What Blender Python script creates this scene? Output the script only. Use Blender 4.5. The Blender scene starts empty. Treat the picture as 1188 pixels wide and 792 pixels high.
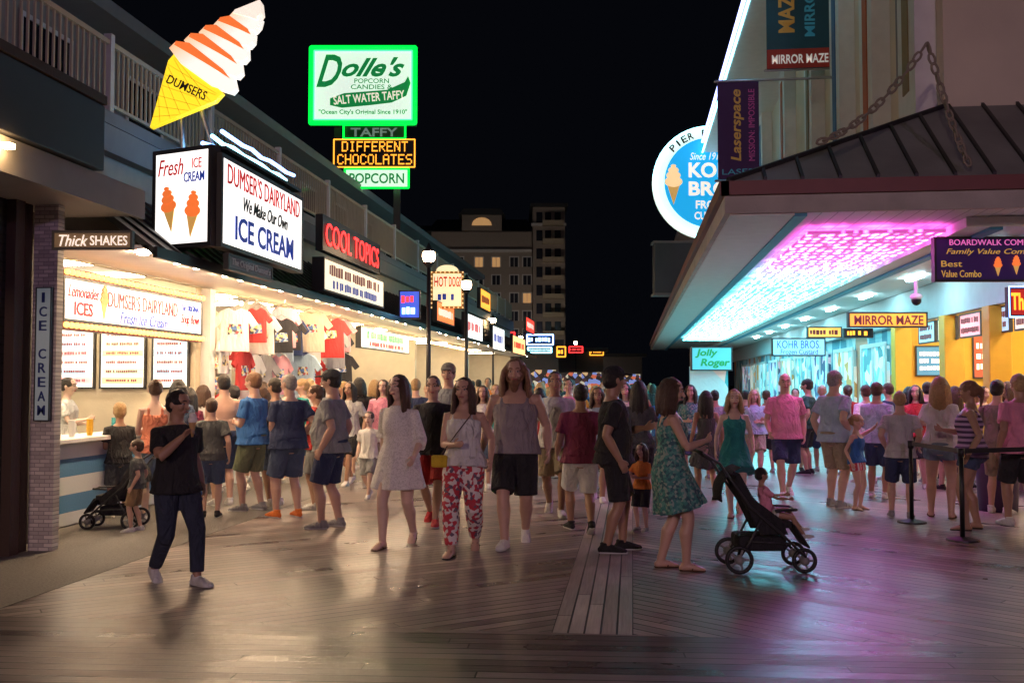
import bpy, math, random
from mathutils import Vector as V, Matrix as M
random.seed(7)
R=math.radians; sc=bpy.context.scene; C=sc.collection
CH=1.68; F=1155.0; YAW=R(6.87); TILT=math.atan(49/F)
fw=V((-math.sin(YAW)*math.cos(TILT),math.cos(YAW)*math.cos(TILT),math.sin(TILT)))
rt=V((math.cos(YAW),math.sin(YAW),0)); upv=rt.cross(fw); cam0=V((0,0,CH))
def ray(px,py): return fw+rt*((px-594)/F)+upv*((396-py)/F)
def P(px,py,d): return cam0+ray(px,py)*d
def G(px,py,z=0):
    r=ray(px,py); return cam0+r*((z-CH)/r.z)
# ---------- materials
MC={}
def nn(nt,t,**k):
    n=nt.nodes.new(t)
    for a,b in k.items(): setattr(n,a,b)
    return n
def mat(name,col,rough=.6,metal=0,emit=0,bump=0,bs=40,var=.12,vs=5,ecol=None,bd=.02,bst=None,dist=0):
    if name in MC: return MC[name]
    m=bpy.data.materials.new(name); m.use_nodes=True; nt=m.node_tree; b=nt.nodes['Principled BSDF']
    tc=nn(nt,'ShaderNodeTexCoord'); nz=nn(nt,'ShaderNodeTexNoise'); nz.inputs['Scale'].default_value=vs; nz.inputs['Detail'].default_value=5
    nt.links.new(tc.outputs['Object'],nz.inputs['Vector'])
    mx=nn(nt,'ShaderNodeMix',data_type='RGBA')
    mx.inputs[6].default_value=(*[c*(1-var) for c in col],1); mx.inputs[7].default_value=(*[min(1,c*(1+var)) for c in col],1)
    nt.links.new(nz.outputs['Fac'],mx.inputs[0]); nt.links.new(mx.outputs[2],b.inputs['Base Color'])
    b.inputs['Roughness'].default_value=rough; b.inputs['Metallic'].default_value=metal
    if emit:
        b.inputs['Emission Strength'].default_value=emit; b.inputs['Emission Color'].default_value=(*(ecol or col),1)
    if bump:
        n2=nn(nt,'ShaderNodeTexNoise'); n2.inputs['Scale'].default_value=bs; n2.inputs['Detail'].default_value=5; n2.inputs['Distortion'].default_value=dist
        mp=nn(nt,'ShaderNodeMapping'); mp.inputs['Scale'].default_value=bst or (1,1,1)
        bp=nn(nt,'ShaderNodeBump'); bp.inputs['Strength'].default_value=bump; bp.inputs['Distance'].default_value=bd
        nt.links.new(tc.outputs['Object'],mp.inputs[0]); nt.links.new(mp.outputs[0],n2.inputs['Vector']); nt.links.new(n2.outputs['Fac'],bp.inputs['Height']); nt.links.new(bp.outputs['Normal'],b.inputs['Normal'])
    MC[name]=m; return m
def patt(name,cols,scale=30,emit=0,stretch=(1,1,1),rough=.75):
    if name in MC: return MC[name]
    m=mat(name,cols[0],rough,bump=.5,bs=12); nt=m.node_tree; b=nt.nodes['Principled BSDF']
    tc=nn(nt,'ShaderNodeTexCoord'); mp=nn(nt,'ShaderNodeMapping'); mp.inputs['Scale'].default_value=stretch
    vo=nn(nt,'ShaderNodeTexVoronoi'); vo.inputs['Scale'].default_value=scale
    sp=nn(nt,'ShaderNodeSeparateColor'); cr=nn(nt,'ShaderNodeValToRGB'); cr.color_ramp.interpolation='CONSTANT'
    e=cr.color_ramp.elements
    while len(e)<len(cols): e.new(.5)
    for i,c in enumerate(cols): e[i].position=i/len(cols); e[i].color=(*c,1)
    l=nt.links.new; l(tc.outputs['Object'],mp.inputs[0]); l(mp.outputs[0],vo.inputs['Vector']); l(vo.outputs['Color'],sp.inputs[0]); l(sp.outputs[0],cr.inputs[0]); l(cr.outputs[0],b.inputs['Base Color'])
    if emit: l(cr.outputs[0],b.inputs['Emission Color']); b.inputs['Emission Strength'].default_value=emit
    return m
def stripes(name,c1,c2,period,axis=2,duty=.5,rough=.7,off=0):
    if name in MC: return MC[name]
    m=mat(name,c1,rough,bump=.2); nt=m.node_tree; b=nt.nodes['Principled BSDF']; l=nt.links.new
    tc=nn(nt,'ShaderNodeTexCoord'); sx=nn(nt,'ShaderNodeSeparateXYZ'); l(tc.outputs['Object'],sx.inputs[0])
    a=nn(nt,'ShaderNodeMath',operation='MULTIPLY_ADD'); l(sx.outputs[axis],a.inputs[0]); a.inputs[1].default_value=1/period; a.inputs[2].default_value=50+off
    f=nn(nt,'ShaderNodeMath',operation='FRACT'); l(a.outputs[0],f.inputs[0])
    g=nn(nt,'ShaderNodeMath',operation='GREATER_THAN'); l(f.outputs[0],g.inputs[0]); g.inputs[1].default_value=duty
    mx=nn(nt,'ShaderNodeMix',data_type='RGBA'); mx.inputs[6].default_value=(*c1,1); mx.inputs[7].default_value=(*c2,1); l(g.outputs[0],mx.inputs[0]); l(mx.outputs[2],b.inputs['Base Color'])
    return m
def deck_mat(name,ang,w=.125,base=(.27,.225,.21)):
    m=bpy.data.materials.new(name); m.use_nodes=True; nt=m.node_tree; b=nt.nodes['Principled BSDF']; l=nt.links.new
    g=nn(nt,'ShaderNodeNewGeometry'); mp=nn(nt,'ShaderNodeMapping'); mp.inputs['Rotation'].default_value=(0,0,-ang); l(g.outputs['Position'],mp.inputs[0])
    s=nn(nt,'ShaderNodeSeparateXYZ'); l(mp.outputs[0],s.inputs[0])
    def mth(op,a,bb=None,c=None):
        n=nn(nt,'ShaderNodeMath',operation=op)
        for i,x in enumerate((a,bb,c)):
            if x is None: continue
            if isinstance(x,(int,float)): n.inputs[i].default_value=x
            else: l(x,n.inputs[i])
        return n.outputs[0]
    q=mth('DIVIDE',s.outputs[1],w); idx=mth('FLOOR',q); fr=mth('FRACT',q)
    wn=nn(nt,'ShaderNodeTexWhiteNoise',noise_dimensions='1D'); l(idx,wn.inputs['W'])
    al=mth('MULTIPLY_ADD',wn.outputs['Value'],3.7,s.outputs[0]); ql=mth('DIVIDE',al,3.66); fl=mth('FRACT',ql); il=mth('FLOOR',ql)
    wn2=nn(nt,'ShaderNodeTexWhiteNoise',noise_dimensions='2D'); cb=nn(nt,'ShaderNodeCombineXYZ'); l(idx,cb.inputs[0]); l(il,cb.inputs[1]); l(cb.outputs[0],wn2.inputs['Vector'])
    d1=mth('ABSOLUTE',mth('SUBTRACT',fr,.5)); gap=mth('GREATER_THAN',d1,.435)
    d2=mth('ABSOLUTE',mth('SUBTRACT',fl,.5)); gap2=mth('GREATER_THAN',d2,.4985); gp=mth('MAXIMUM',gap,gap2)
    mp2=nn(nt,'ShaderNodeMapping'); mp2.inputs['Scale'].default_value=(2,38,1); l(mp.outputs[0],mp2.inputs[0])
    nz=nn(nt,'ShaderNodeTexNoise'); nz.inputs['Scale'].default_value=1.5; nz.inputs['Detail'].default_value=8; l(mp2.outputs[0],nz.inputs['Vector'])
    nb=nn(nt,'ShaderNodeTexNoise'); nb.inputs['Scale'].default_value=.9; nb.inputs['Detail'].default_value=6; l(g.outputs['Position'],nb.inputs['Vector'])
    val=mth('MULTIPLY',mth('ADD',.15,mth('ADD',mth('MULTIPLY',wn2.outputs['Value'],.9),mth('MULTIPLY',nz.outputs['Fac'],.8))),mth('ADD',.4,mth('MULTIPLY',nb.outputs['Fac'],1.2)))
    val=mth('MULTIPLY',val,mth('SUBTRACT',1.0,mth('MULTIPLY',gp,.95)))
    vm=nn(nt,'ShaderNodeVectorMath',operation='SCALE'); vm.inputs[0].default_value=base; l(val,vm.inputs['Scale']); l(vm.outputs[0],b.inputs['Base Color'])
    l(mth('MULTIPLY_ADD',nb.outputs['Fac'],.3,mth('MULTIPLY_ADD',wn2.outputs['Value'],.16,.13)),b.inputs['Roughness'])
    bp=nn(nt,'ShaderNodeBump'); bp.inputs['Strength'].default_value=.8; bp.inputs['Distance'].default_value=.012
    hh=mth('SUBTRACT',mth('MULTIPLY_ADD',nz.outputs['Fac'],.35,mth('MULTIPLY',wn2.outputs['Value'],.6)),mth('MULTIPLY',gp,1.2)); l(hh,bp.inputs['Height']); l(bp.outputs['Normal'],b.inputs['Normal'])
    return m
# ---------- mesh builder
REM=[]; TXT=[]
class MB:
    def __init__(s): s.v=[]; s.f=[]; s.m=[]
    def add(s,vs,fs,m=0):
        o=len(s.v); s.v+=[V(a) for a in vs]; s.f+=[[i+o for i in f] for f in fs]; s.m+=[m]*len(fs)
    def box(s,x0,x1,y0,y1,z0,z1,m=0):
        if x0>x1:x0,x1=x1,x0
        if y0>y1:y0,y1=y1,y0
        if z0>z1:z0,z1=z1,z0
        s.add([(x0,y0,z0),(x1,y0,z0),(x1,y1,z0),(x0,y1,z0),(x0,y0,z1),(x1,y0,z1),(x1,y1,z1),(x0,y1,z1)],[(0,3,2,1),(4,5,6,7),(0,1,5,4),(1,2,6,5),(2,3,7,6),(3,0,4,7)],m)
    def poly(s,pts,m=0): s.add(pts,[list(range(len(pts)))],m)
    def prism(s,pts,y0,y1,m=0):
        n=len(pts); s.add([(x,y0,z) for x,z in pts]+[(x,y1,z) for x,z in pts],[list(range(n)),list(range(2*n-1,n-1,-1))]+[(i,i+n,(i+1)%n+n,(i+1)%n) for i in range(n)],m)
    def slab(s,q,t,m=0):
        q=[V(a) for a in q]; t=V(t); n=len(q); s.add(q+[a+t for a in q],[list(range(n))[::-1],list(range(n,2*n))]+[(i,(i+1)%n,(i+1)%n+n,i+n) for i in range(n)],m)
    def tube(s,pts,rad,side=None,n=10,m=0,flat=False,fold=None):
        pts=[V(p) for p in pts]; k=len(pts)
        if not isinstance(rad,(list,tuple)): rad=[rad]*k
        rad=[(r,r) if not isinstance(r,(tuple,list)) else r for r in rad]
        tg=[(pts[min(i+1,k-1)]-pts[max(i-1,0)]).normalized() for i in range(k)]
        if side is None:
            side=V((1,0,0)) if abs(tg[0].x)<.8 else V((0,1,0))
        side=V(side); rings=[]
        def ring(p,t,a,b,fo=0):
            n1=(side-t*side.dot(t)).normalized(); n2=t.cross(n1); o=[]
            for j in range(n):
                th=2*math.pi*j/n; kf=1+(fo*math.cos(fold[0]*th+1)+fo*.6*math.cos((fold[0]*.6)//1*th+2) if fo else 0)
                o.append(p+n1*(a*kf*math.cos(th))+n2*(b*kf*math.sin(th)))
            return o
        if not flat:
            a,b=rad[0]; q=min(a,b)
            rings+=[ring(pts[0]-tg[0]*q*.7,tg[0],a*.5,b*.5)]
        for i in range(k): rings.append(ring(pts[i],tg[i],*rad[i],fo=(fold[1][i] if fold else 0)))
        if not flat:
            a,b=rad[-1]; q=min(a,b); rings+=[ring(pts[-1]+tg[-1]*q*.7,tg[-1],a*.5,b*.5)]
        vs=[v for r in rings for v in r]; nr=len(rings); fs=[]
        for i in range(nr-1):
            for j in range(n): fs.append((i*n+j,i*n+(j+1)%n,(i+1)*n+(j+1)%n,(i+1)*n+j))
        fs.append(list(range(n))[::-1]); fs.append(list(range((nr-1)*n,nr*n))); s.add(vs,fs,m)
    def ell(s,c,rx,ry,rz,n=12,k=8,mt=None,m=0,jit=0):
        c=V(c); vs=[]; fs=[]
        for i in range(1,k):
            ph=math.pi*i/k
            for j in range(n):
                th=2*math.pi*j/n; q=1+random.uniform(-jit,jit); p=V((rx*q*math.sin(ph)*math.cos(th),ry*q*math.sin(ph)*math.sin(th),-rz*q*math.cos(ph)))
                vs.append(c+(mt@p if mt else p))
        b=V((0,0,-rz)); t=V((0,0,rz)); vs+=[c+(mt@b if mt else b),c+(mt@t if mt else t)]; B=len(vs)-2
        for i in range(k-2):
            for j in range(n): fs.append((i*n+j,i*n+(j+1)%n,(i+1)*n+(j+1)%n,(i+1)*n+j))
        for j in range(n): fs.append((B,(j+1)%n,j)); fs.append((B+1,(k-2)*n+j,(k-2)*n+(j+1)%n))
        s.add(vs,fs,m)
    def build(s,name,mats,par=None,sm=False,S=1,rem=0,it=4,bev=0,loc=None):
        me=bpy.data.meshes.new(name); me.from_pydata([tuple(v*S) for v in s.v],[],s.f)
        if not isinstance(mats,(list,tuple)): mats=[mats]
        for a in mats: me.materials.append(a)
        if len(mats)>1: me.polygons.foreach_set('material_index',s.m)
        if sm: me.polygons.foreach_set('use_smooth',[True]*len(me.polygons))
        o=bpy.data.objects.new(name,me); C.objects.link(o)
        if par: o.parent=par
        if loc: o.location=loc
        if rem:
            a=o.modifiers.new('r','REMESH'); a.mode='VOXEL'; a.voxel_size=rem; a.use_smooth_shade=True
            b=o.modifiers.new('s','SMOOTH'); b.factor=.5; b.iterations=it; REM.append(o)
        if bev:
            a=o.modifiers.new('b','BEVEL'); a.width=bev; a.segments=2; a.limit_method='ANGLE'
        return o
def tag(o,label,cat,group=None):
    o['label']=label; o['category']=cat
    if group: o['group']=group
    return o
def thing(name,label,cat,loc=(0,0,0),rz=0,group=None):
    o=bpy.data.objects.new(name,None); o.empty_display_size=.1; C.objects.link(o); o.location=loc; o.rotation_euler=(0,0,rz); return tag(o,label,cat,group)
def struct(o): o['kind']='structure'; return o
def text(par,s,x,z,w,h,m,y=-.01,rot=0,shear=0,bold=0,name='lettering'):
    cu=bpy.data.curves.new('t','FONT'); cu.body=s; cu.extrude=.02; cu.shear=shear; cu.offset=bold; cu.resolution_u=3
    o=bpy.data.objects.new('t',cu); C.objects.link(o); TXT.append((o,par,x,z,w,h,m,y,rot,name))
def scrib(par,x,z,w,h,m,y=-.01,rows=1):
    mb=MB()
    for r_ in range(rows):
        zc=z+h/2-(r_+.5)*h/rows; hh=h/rows*.32; a=x-w/2
        while a<x+w/2-hh:
            b=min(a+hh*random.uniform(.7,1.3),x+w/2); mb.box(a,b,y-.004,y,zc-hh*random.uniform(.7,1),zc+hh*random.uniform(.7,1)); a=b+hh*(.35 if random.random()<.8 else 1.3)
    return mb.build('lettering',m,par)
def finish():
    bpy.context.view_layer.update(); dg=bpy.context.evaluated_depsgraph_get()
    ms=[bpy.data.meshes.new_from_object(o.evaluated_get(dg)) for o in REM]; ts=[bpy.data.meshes.new_from_object(q[0].evaluated_get(dg)) for q in TXT]
    for o,me in zip(REM,ms): o.modifiers.clear(); o.data=me
    for (o,par,x,z,w,h,m,y,rot,name),me in zip(TXT,ts):
        vs=me.vertices
        if len(vs):
            x0=min(v.co.x for v in vs); x1=max(v.co.x for v in vs); y0=min(v.co.y for v in vs); y1=max(v.co.y for v in vs)
            sx=w/(x1-x0); sy=h/(y1-y0); c,s_=math.cos(rot),math.sin(rot)
            for v in vs:
                a=(v.co.x-(x0+x1)/2)*sx; b=(v.co.y-(y0+y1)/2)*sy; t=v.co.z/.02*.004
                v.co=(x+a*c-b*s_,y-t,z+a*s_+b*c)
        me.materials.clear(); me.materials.append(m)
        n=bpy.data.objects.new(name,me); C.objects.link(n); n.parent=par
    for q in TXT: bpy.data.objects.remove(q[0])
def E(name,col,st): return mat(name,col,.5,emit=st,var=.03)
K=dict(
 white=mat('white_paint',(.75,.75,.73),.5,bump=.1), cream=mat('cream_wall',(.58,.5,.36),.7,bump=.15), dark=mat('dark_metal',(.03,.03,.032),.45), black=mat('black_paint',(.012,.012,.013),.4),
 grey=mat('grey_paint',(.25,.25,.25),.6,bump=.1), brown=mat('brown_timber',(.06,.035,.025),.6,bump=.2), steel=mat('steel',(.5,.5,.5),.3,1),
 yellow=mat('yellow_paint',(.75,.42,.03),.5,bump=.1), teal=mat('teal_paint',(.05,.35,.38),.5), awn=stripes('seamed_awning',(.03,.04,.035),(.08,.09,.08),.35,1,.9,.5),
 eWd=E('lit_white_face',(1,.95,.89),1.5), eR=E('red_letter',(.6,.01,.02),.45), eB=E('blue_letter',(.02,.06,.4),.4), eBr=E('brown_letter',(.2,.02,.03),.3),
 nR=E('red_neon',(1,.03,.03),3), nG=E('green_neon',(.03,1,.12),5), nB=E('blue_neon',(.2,.4,1),8), nC=E('cyan_neon',(.3,.85,1),6), nO=E('orange_light',(1,.36,.03),2.2), nP=E('pink_neon',(1,.2,.6),.6),
 bulb=E('warm_bulb',(1,.65,.28),18), mbulb=E('marquee_bulb',(1,.42,.1),4), sbulb=E('small_sign_bulb',(1,.6,.25),1.5), globe=E('lamp_globe_glass',(1,.68,.38),60), eY=E('yellow_face',(1,.7,.02),1.1), eG=E('green_letter',(.01,.32,.08),.5), blk=E('black_letter',(.01,.01,.012),.01),
 eT=E('turquoise_face',(.01,.35,.72),.95), eOr=E('orange_cream',(1,.2,.04),.8), eCr=E('pale_cream',(1,.85,.72),.9), ceil=E('ceiling_light_diffuser',(1,.8,.56),48), ceilc=E('cool_ceiling_light_diffuser',(.55,.92,1),48), gold=E('gold_letter',(.9,.55,.1),.35), tan=mat('tan_sign',(.28,.2,.1),.6))
# ---------- ground
def flatg(name,polys,mats,z):
    mb=MB()
    for i,p in polys: mb.poly([(x,y,z) for x,y in p],i)
    return struct(mb.build(name,mats))
flatg('ground',[(0,[(-600,-300),(600,-300),(600,900),(-600,900)])],[mat('dark_sand',(.05,.045,.04),.9,bump=.3)],-.03)
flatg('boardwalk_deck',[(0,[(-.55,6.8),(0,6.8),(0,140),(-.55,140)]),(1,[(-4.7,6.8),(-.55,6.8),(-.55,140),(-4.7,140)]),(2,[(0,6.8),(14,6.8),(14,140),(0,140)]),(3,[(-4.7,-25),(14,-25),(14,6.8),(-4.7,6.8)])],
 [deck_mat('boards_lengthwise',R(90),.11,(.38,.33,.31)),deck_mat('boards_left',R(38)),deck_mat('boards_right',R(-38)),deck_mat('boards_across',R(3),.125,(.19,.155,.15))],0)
flatg('concrete_apron',[(0,[(-12,-25),(-4.7,-25),(-4.7,140),(-12,140)])],[mat('speckled_concrete',(.17,.155,.145),.7,bump=.6,bs=60,var=.6,vs=60)],.004)
# ---------- signs
def sign(name,label,loc,rz,w,h,d=.15,face='eWd',frame='dark',fr=.03,cat='sign',group=None):
    t=thing(name,label,cat,loc,rz,group); mb=MB(); f=fr
    mb.box(-w/2,w/2,-d/2+.02,d/2,-h/2,h/2)
    for a in ((-w/2,w/2,-h/2,-h/2+f),(-w/2,w/2,h/2-f,h/2),(-w/2,-w/2+f,-h/2+f,h/2-f),(w/2-f,w/2,-h/2+f,h/2-f)): mb.box(a[0],a[1],-d/2-.01,-d/2+.02,a[2],a[3])
    mb.build('cabinet',K[frame] if isinstance(frame,str) else frame,t)
    b=MB(); b.box(-w/2+f,w/2-f,-d/2,-d/2+.018,-h/2+f,h/2-f); b.build('face',K[face] if isinstance(face,str) else face,t)
    return t
def psign(name,label,x0,y0,x1,y1,dep,rz=YAW,**k):
    c=P((x0+x1)/2,(y0+y1)/2,dep); s=dep/F; t=sign(name,label,c,rz,(x1-x0)*s,(y1-y0)*s,**k)
    cx,cy=(x0+x1)/2,(y0+y1)/2; dd=k.get('d',.15)
    def T(txt,a0,b0,a1,b1,m,**q):
        f=text if txt else scrib
        a=(t,)+((txt,) if txt else ())
        f(*a,((a0+a1)/2-cx)*s,(cy-(b0+b1)/2)*s,(a1-a0)*s,(b1-b0)*s,K[m],y=-dd/2-.004,**q)
    return t,T,s
def neon(par,pts,r,m,name='neon_tube',closed=False):
    mb=MB(); n=len(pts)
    for i in range(n if closed else n-1): mb.tube([pts[i],pts[(i+1)%n]],r,n=8)
    return mb.build(name,K[m],par,sm=True)
def rect(w,h,y): return [(-w/2,y,-h/2),(w/2,y,-h/2),(w/2,y,h/2),(-w/2,y,h/2)]
def bulbs(par,pts,r,m='bulb',name='bulb'):
    mb=MB(); mb.ell((0,0,0),r,r,r,8,6); o=mb.build(name,K[m],par,sm=True); o.location=pts[0]
    for p in pts[1:]:
        c=o.copy(); C.objects.link(c); c.parent=par; c.location=p
# ---------- left buildings
XF=-6.6
def part(name,m,par,*boxes,**k):
    mb=MB()
    for b in boxes: mb.box(*b)
    return mb.build(name,K[m] if isinstance(m,str) else m,par,**k)
def parts(name,m,par,*boxes,**k):
    for b in boxes: part(name,m,par,b,**k)
nb=thing('corner_building','dark unlit building with a rolled shutter at the left edge of the photo','building')
part('shutter',stripes('shutter_slats',(.03,.03,.032),(.012,.012,.012),.09,2,.8,.4),nb,(-6.3,-6.12,1,9.1,0,3.5))
part('wall',mat('dark_wall',(.08,.075,.07),.8),nb,(-9,-6.3,1,9.9,0,3.5))
parts('doorpost','brown',nb,(-6.12,-6.02,9.1,9.25,0,3.5),(-6.18,-6.06,9.32,9.44,0,3.5))
bk=mat('painted_brick',(.5,.47,.43),.8)
nt=bk.node_tree; br=nn(nt,'ShaderNodeTexBrick'); br.inputs['Scale'].default_value=1; br.inputs['Brick Width'].default_value=.11; br.inputs['Row Height'].default_value=.04; br.inputs['Mortar Size'].default_value=.004
br.inputs['Color1'].default_value=(.8,.74,.66,1); br.inputs['Color2'].default_value=(.5,.45,.41,1); br.inputs['Mortar'].default_value=(.36,.33,.3,1)
tc=nn(nt,'ShaderNodeTexCoord'); mp=nn(nt,'ShaderNodeMapping'); mp.inputs['Rotation'].default_value=(R(90),0,0); nt.links.new(tc.outputs['Object'],mp.inputs[0]); nt.links.new(mp.outputs[0],br.inputs['Vector']); nt.links.new(br.outputs['Color'],nt.nodes['Principled BSDF'].inputs['Base Color'])
bp=nn(nt,'ShaderNodeBump'); bp.inputs['Distance'].default_value=.01; nt.links.new(br.outputs['Fac'],bp.inputs['Height']); bp.invert=True; nt.links.new(bp.outputs['Normal'],nt.nodes['Principled BSDF'].inputs['Normal'])
part('brick_pillar',bk,nb,(-6.05,-5.79,9.45,9.56,0,3.5))
part('soffit',mat('soffit_board',(.35,.33,.31),.7),nb,(-9,-5.36,1,10.2,3.5,3.58))
part('fascia',mat('fascia_grey',(.3,.29,.28),.6,bump=.1),nb,(-5.36,-5.3,1,10.3,3.48,3.79)); part('fascia_box',mat('box_dark',(.025,.025,.03),.35),nb,(-5.42,-5.22,1,9.3,3.8,4.45),bev=.01)
part('fascia_trim','brown',nb,(-5.5,-5.2,1,9.3,4.46,4.55))
part('fascia_lamp',E('warm_fascia_lamp',(1,.6,.25),90),nb,(-5.25,-5.17,7.7,7.78,3.66,3.7))
def shop(y0,y1,name,label,deep=2.8,bm='white',cl='ceil',low=True,lm='white',lights=2,lz=3.2,pw=.12,dl=620):
    t=thing(name,label,'shop',(XF,(y0+y1)/2,0)); L=(y1-y0)/2; B=-deep
    part('back_wall',bm,t,(B-.1,B,-L,L,0,3.6)); parts('side_wall','cream',t,(B,0,-L,-L+pw,0,3.45),(B,0,L-pw,L,0,3.45))
    part('ceiling','white',t,(B,0,-L+pw,L-pw,lz+.1,lz+.15)); part('floor','grey',t,(B,0,-L+pw,L-pw,.0,.02))
    part('header','cream',t,(-.06,.02,-L,L,lz-.05,4.9))
    part('soffit','white',t,(.02,1.36,-L,L,3.16,3.2))
    for i in range(lights):
        yy=-L+(i+.5)*2*L/lights; part('ceiling_light',cl,t,(B*.8,B*.15,yy-.07,yy+.07,lz+.06,lz+.09))
        for dy in (-.45,.45): mb=MB(); mb.tube([(1.15,yy+dy,3.13),(1.15,yy+dy,3.155)],.06,n=14,flat=True); mb.build('downlight',E('downlight_lens',(1,.7,.42),dl),t)
    if low: part('counter_front',lm,t,(-.1,0,-L+pw,L-pw,0,.98)); part('counter_top','white',t,(-.5,.12,-L+pw,L-pw,.985,1.04),bev=.01)
    mb=MB(); mb.slab([(1.42,-L,3.08),(1.42,L,3.08),(.02,L,4.1),(.02,-L,4.1)],(0,0,.05)); mb.build('awning',K['awn'],t)
    mb=MB(); n=int(2*L/.38)
    for i in range(n+1):
        y=-L+i*2*L/n; mb.slab([(1.425,y-.012,3.13),(1.425,y+.012,3.13),(.02,y+.012,4.15),(.02,y-.012,4.15)],(0,0,.035))
    mb.build('awning_ribs',K['dark'],t)
    part('awning_edge','black',t,(1.4,1.45,-L,L,3.06,3.18))
    return t
gd=lambda n,s_: patt('goods_%d'%n,[(.6,.15,.1),(.65,.5,.4),(.15,.2,.4),(.6,.4,.12),(.05,.05,.06),(.8,.7,.6),(.08,.25,.2),(.5,.3,.32),(.1,.05,.04)],s_,stretch=(1,1,1.3))
s1=shop(10.3,14.6,'ice_cream_shop','bright ice cream shop with blue and white striped counter behind the brick pillar',lights=3,lm=stripes('blue_white_panels',(.7,.73,.75),(.1,.25,.45),.42,2,.5,.5,.1))
s2=shop(14.6,22,'clothing_shop','open fronted souvenir clothing shop hung with shirts, next to the ice cream shop',low=False,bm=gd(1,2.6),lights=4)
s3=shop(22,30,'snack_shop','snack shop with white menu sign, just past the clothing shop',lights=3,bm=gd(2,2.0),lm=mat('red_panel',(.5,.08,.06),.5))
s4=shop(30,40,'candy_shop','brightly lit candy shop farther down the left row',lights=3,bm=gd(3,1.6),lm=mat('pale_panel',(.6,.55,.45),.5))
s5=shop(40,54,'far_shop','last lit shop at the far end of the left row',lights=3,bm=gd(4,1.5))
for q,(y0,y1) in enumerate([(14.9,21.8),(22.2,29.8),(30.2,39.8)]):
    t=thing('bulb_string','string of warm bulbs under the awning of the %s shop along the row'%['clothing','snack','candy'][q],'string lights',(XF+.12,(y0+y1)/2,3.02)); L=(y1-y0)/2; n=[34,30,30][q]
    mb=MB(); mb.tube([(0,-L,.05),(0,L,.05)],.008,n=6); mb.build('cable',K['dark'],t); bulbs(t,[(0,-L+i*2*L/(n-1),0) for i in range(n)],.04)
def menu(loc,rz,w,h,label,cols,rows=7):
    t=sign('menu_board',label,loc,rz,w,h,.04,cat='menu board',group='menu boards inside the ice cream shop',face=E('menu_white',(1,.95,.88),1.0))
    for i in range(rows):
        z=h/2-.06-(i+.5)*(h-.12)/rows; mb=MB()
        mb.box(-w*.44,w*.44,-.026,-.021,z-(h-.12)/rows*.36,z+(h-.12)/rows*.36); mb.build('menu_strip',E('menu_%d'%(cols[i%len(cols)]),[(.9,.5,.55),(.5,.75,.9),(.95,.8,.4),(.6,.85,.6),(.9,.9,.85)][cols[i%len(cols)]],.6),t)
        scrib(t,0,z,w*.7,(h-.12)/rows*.5,mat('menu_ink',(.3,.1,.12),.6),y=-.027)
menu((-8.6,14.45,2.15),0,.8,1.1,'pastel price board at the left end of the shop side wall',[0,4,1])
menu((-7.75,14.45,2.15),0,.75,1.1,'pastel price board in the middle of the shop side wall',[2,4,3])
menu((-6.98,14.45,2.15),0,.6,1.1,'narrow price board nearest the counter opening',[4,1])
menu((-9.36,12.9,2.2),R(90),1.4,.9,'wide price board on the back wall of the ice cream shop',[0,1,2,3,4],6)
def fridge(loc,label):
    t=thing('soft_serve_machine',label,'machine',loc,group='steel soft serve machines'); part('machine_body','steel',t,(-.3,.3,-.25,.25,0,1.5),bev=.02); part('panel','white',t,(-.25,.25,-.26,-.252,1.0,1.4)); parts('nozzle','dark',t,(-.15,-.1,-.32,-.26,.85,1),(.1,.15,-.32,-.26,.85,1))
fridge((-8.9,12,.02),'steel soft serve machine at the back left inside the ice cream shop'); fridge((-8.9,13,.02),'steel soft serve machine nearer the side wall price boards')
for i,(y,c) in enumerate([(11.3,'white'),(11.7,'yellow'),(12.3,'teal'),(13.5,'white')]):
    t=thing('cup_stack',['white','yellow','teal','second white'][i]+' stack of paper cups standing on the shop counter','cups',(-6.7,y,1.04)); mb=MB()
    for k in range(5): mb.tube([(0,0,k*.03),(0,0,k*.03+.08)],[.03,.042],n=12,flat=True)
    mb.build('cups',K[c],t)
t=sign('marquee_sign','long white shop sign edged with warm bulbs over the ice cream counter',(XF+.1,12.5,2.66),R(90),3.7,.52,.1,face=E('marquee_face',(1,.97,.93),1.0))
Bp=[(-1.82+i*.107,-.08,z) for i in range(35) for z in (-.305,.305)]; bulbs(t,Bp,.036,'mbulb')
parts('bulb_rail',mat('brass_rail',(.16,.05,.03),.4),t,(-1.86,1.86,-.05,.05,.265,.36),(-1.86,1.86,-.05,.05,-.36,-.265))
text(t,"Lemonades",-1.42,.1,.66,.14,K['eR'],y=-.055,shear=.3); text(t,"ICES",-1.42,-.1,.4,.16,K['eR'],y=-.055,bold=.02)
text(t,"DUMSER'S DAIRYLAND",.08,.07,1.9,.2,K['eBr'],y=-.055); text(t,'Fresh Ice Cream',.08,-.14,1.3,.15,K['eB'],y=-.055,shear=.3)
text(t,'The ORIGINAL',1.45,.12,.6,.09,K['eB'],y=-.055); text(t,'Soup Bowl',1.45,-.06,.6,.18,K['eR'],y=-.055,shear=.3)
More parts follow.
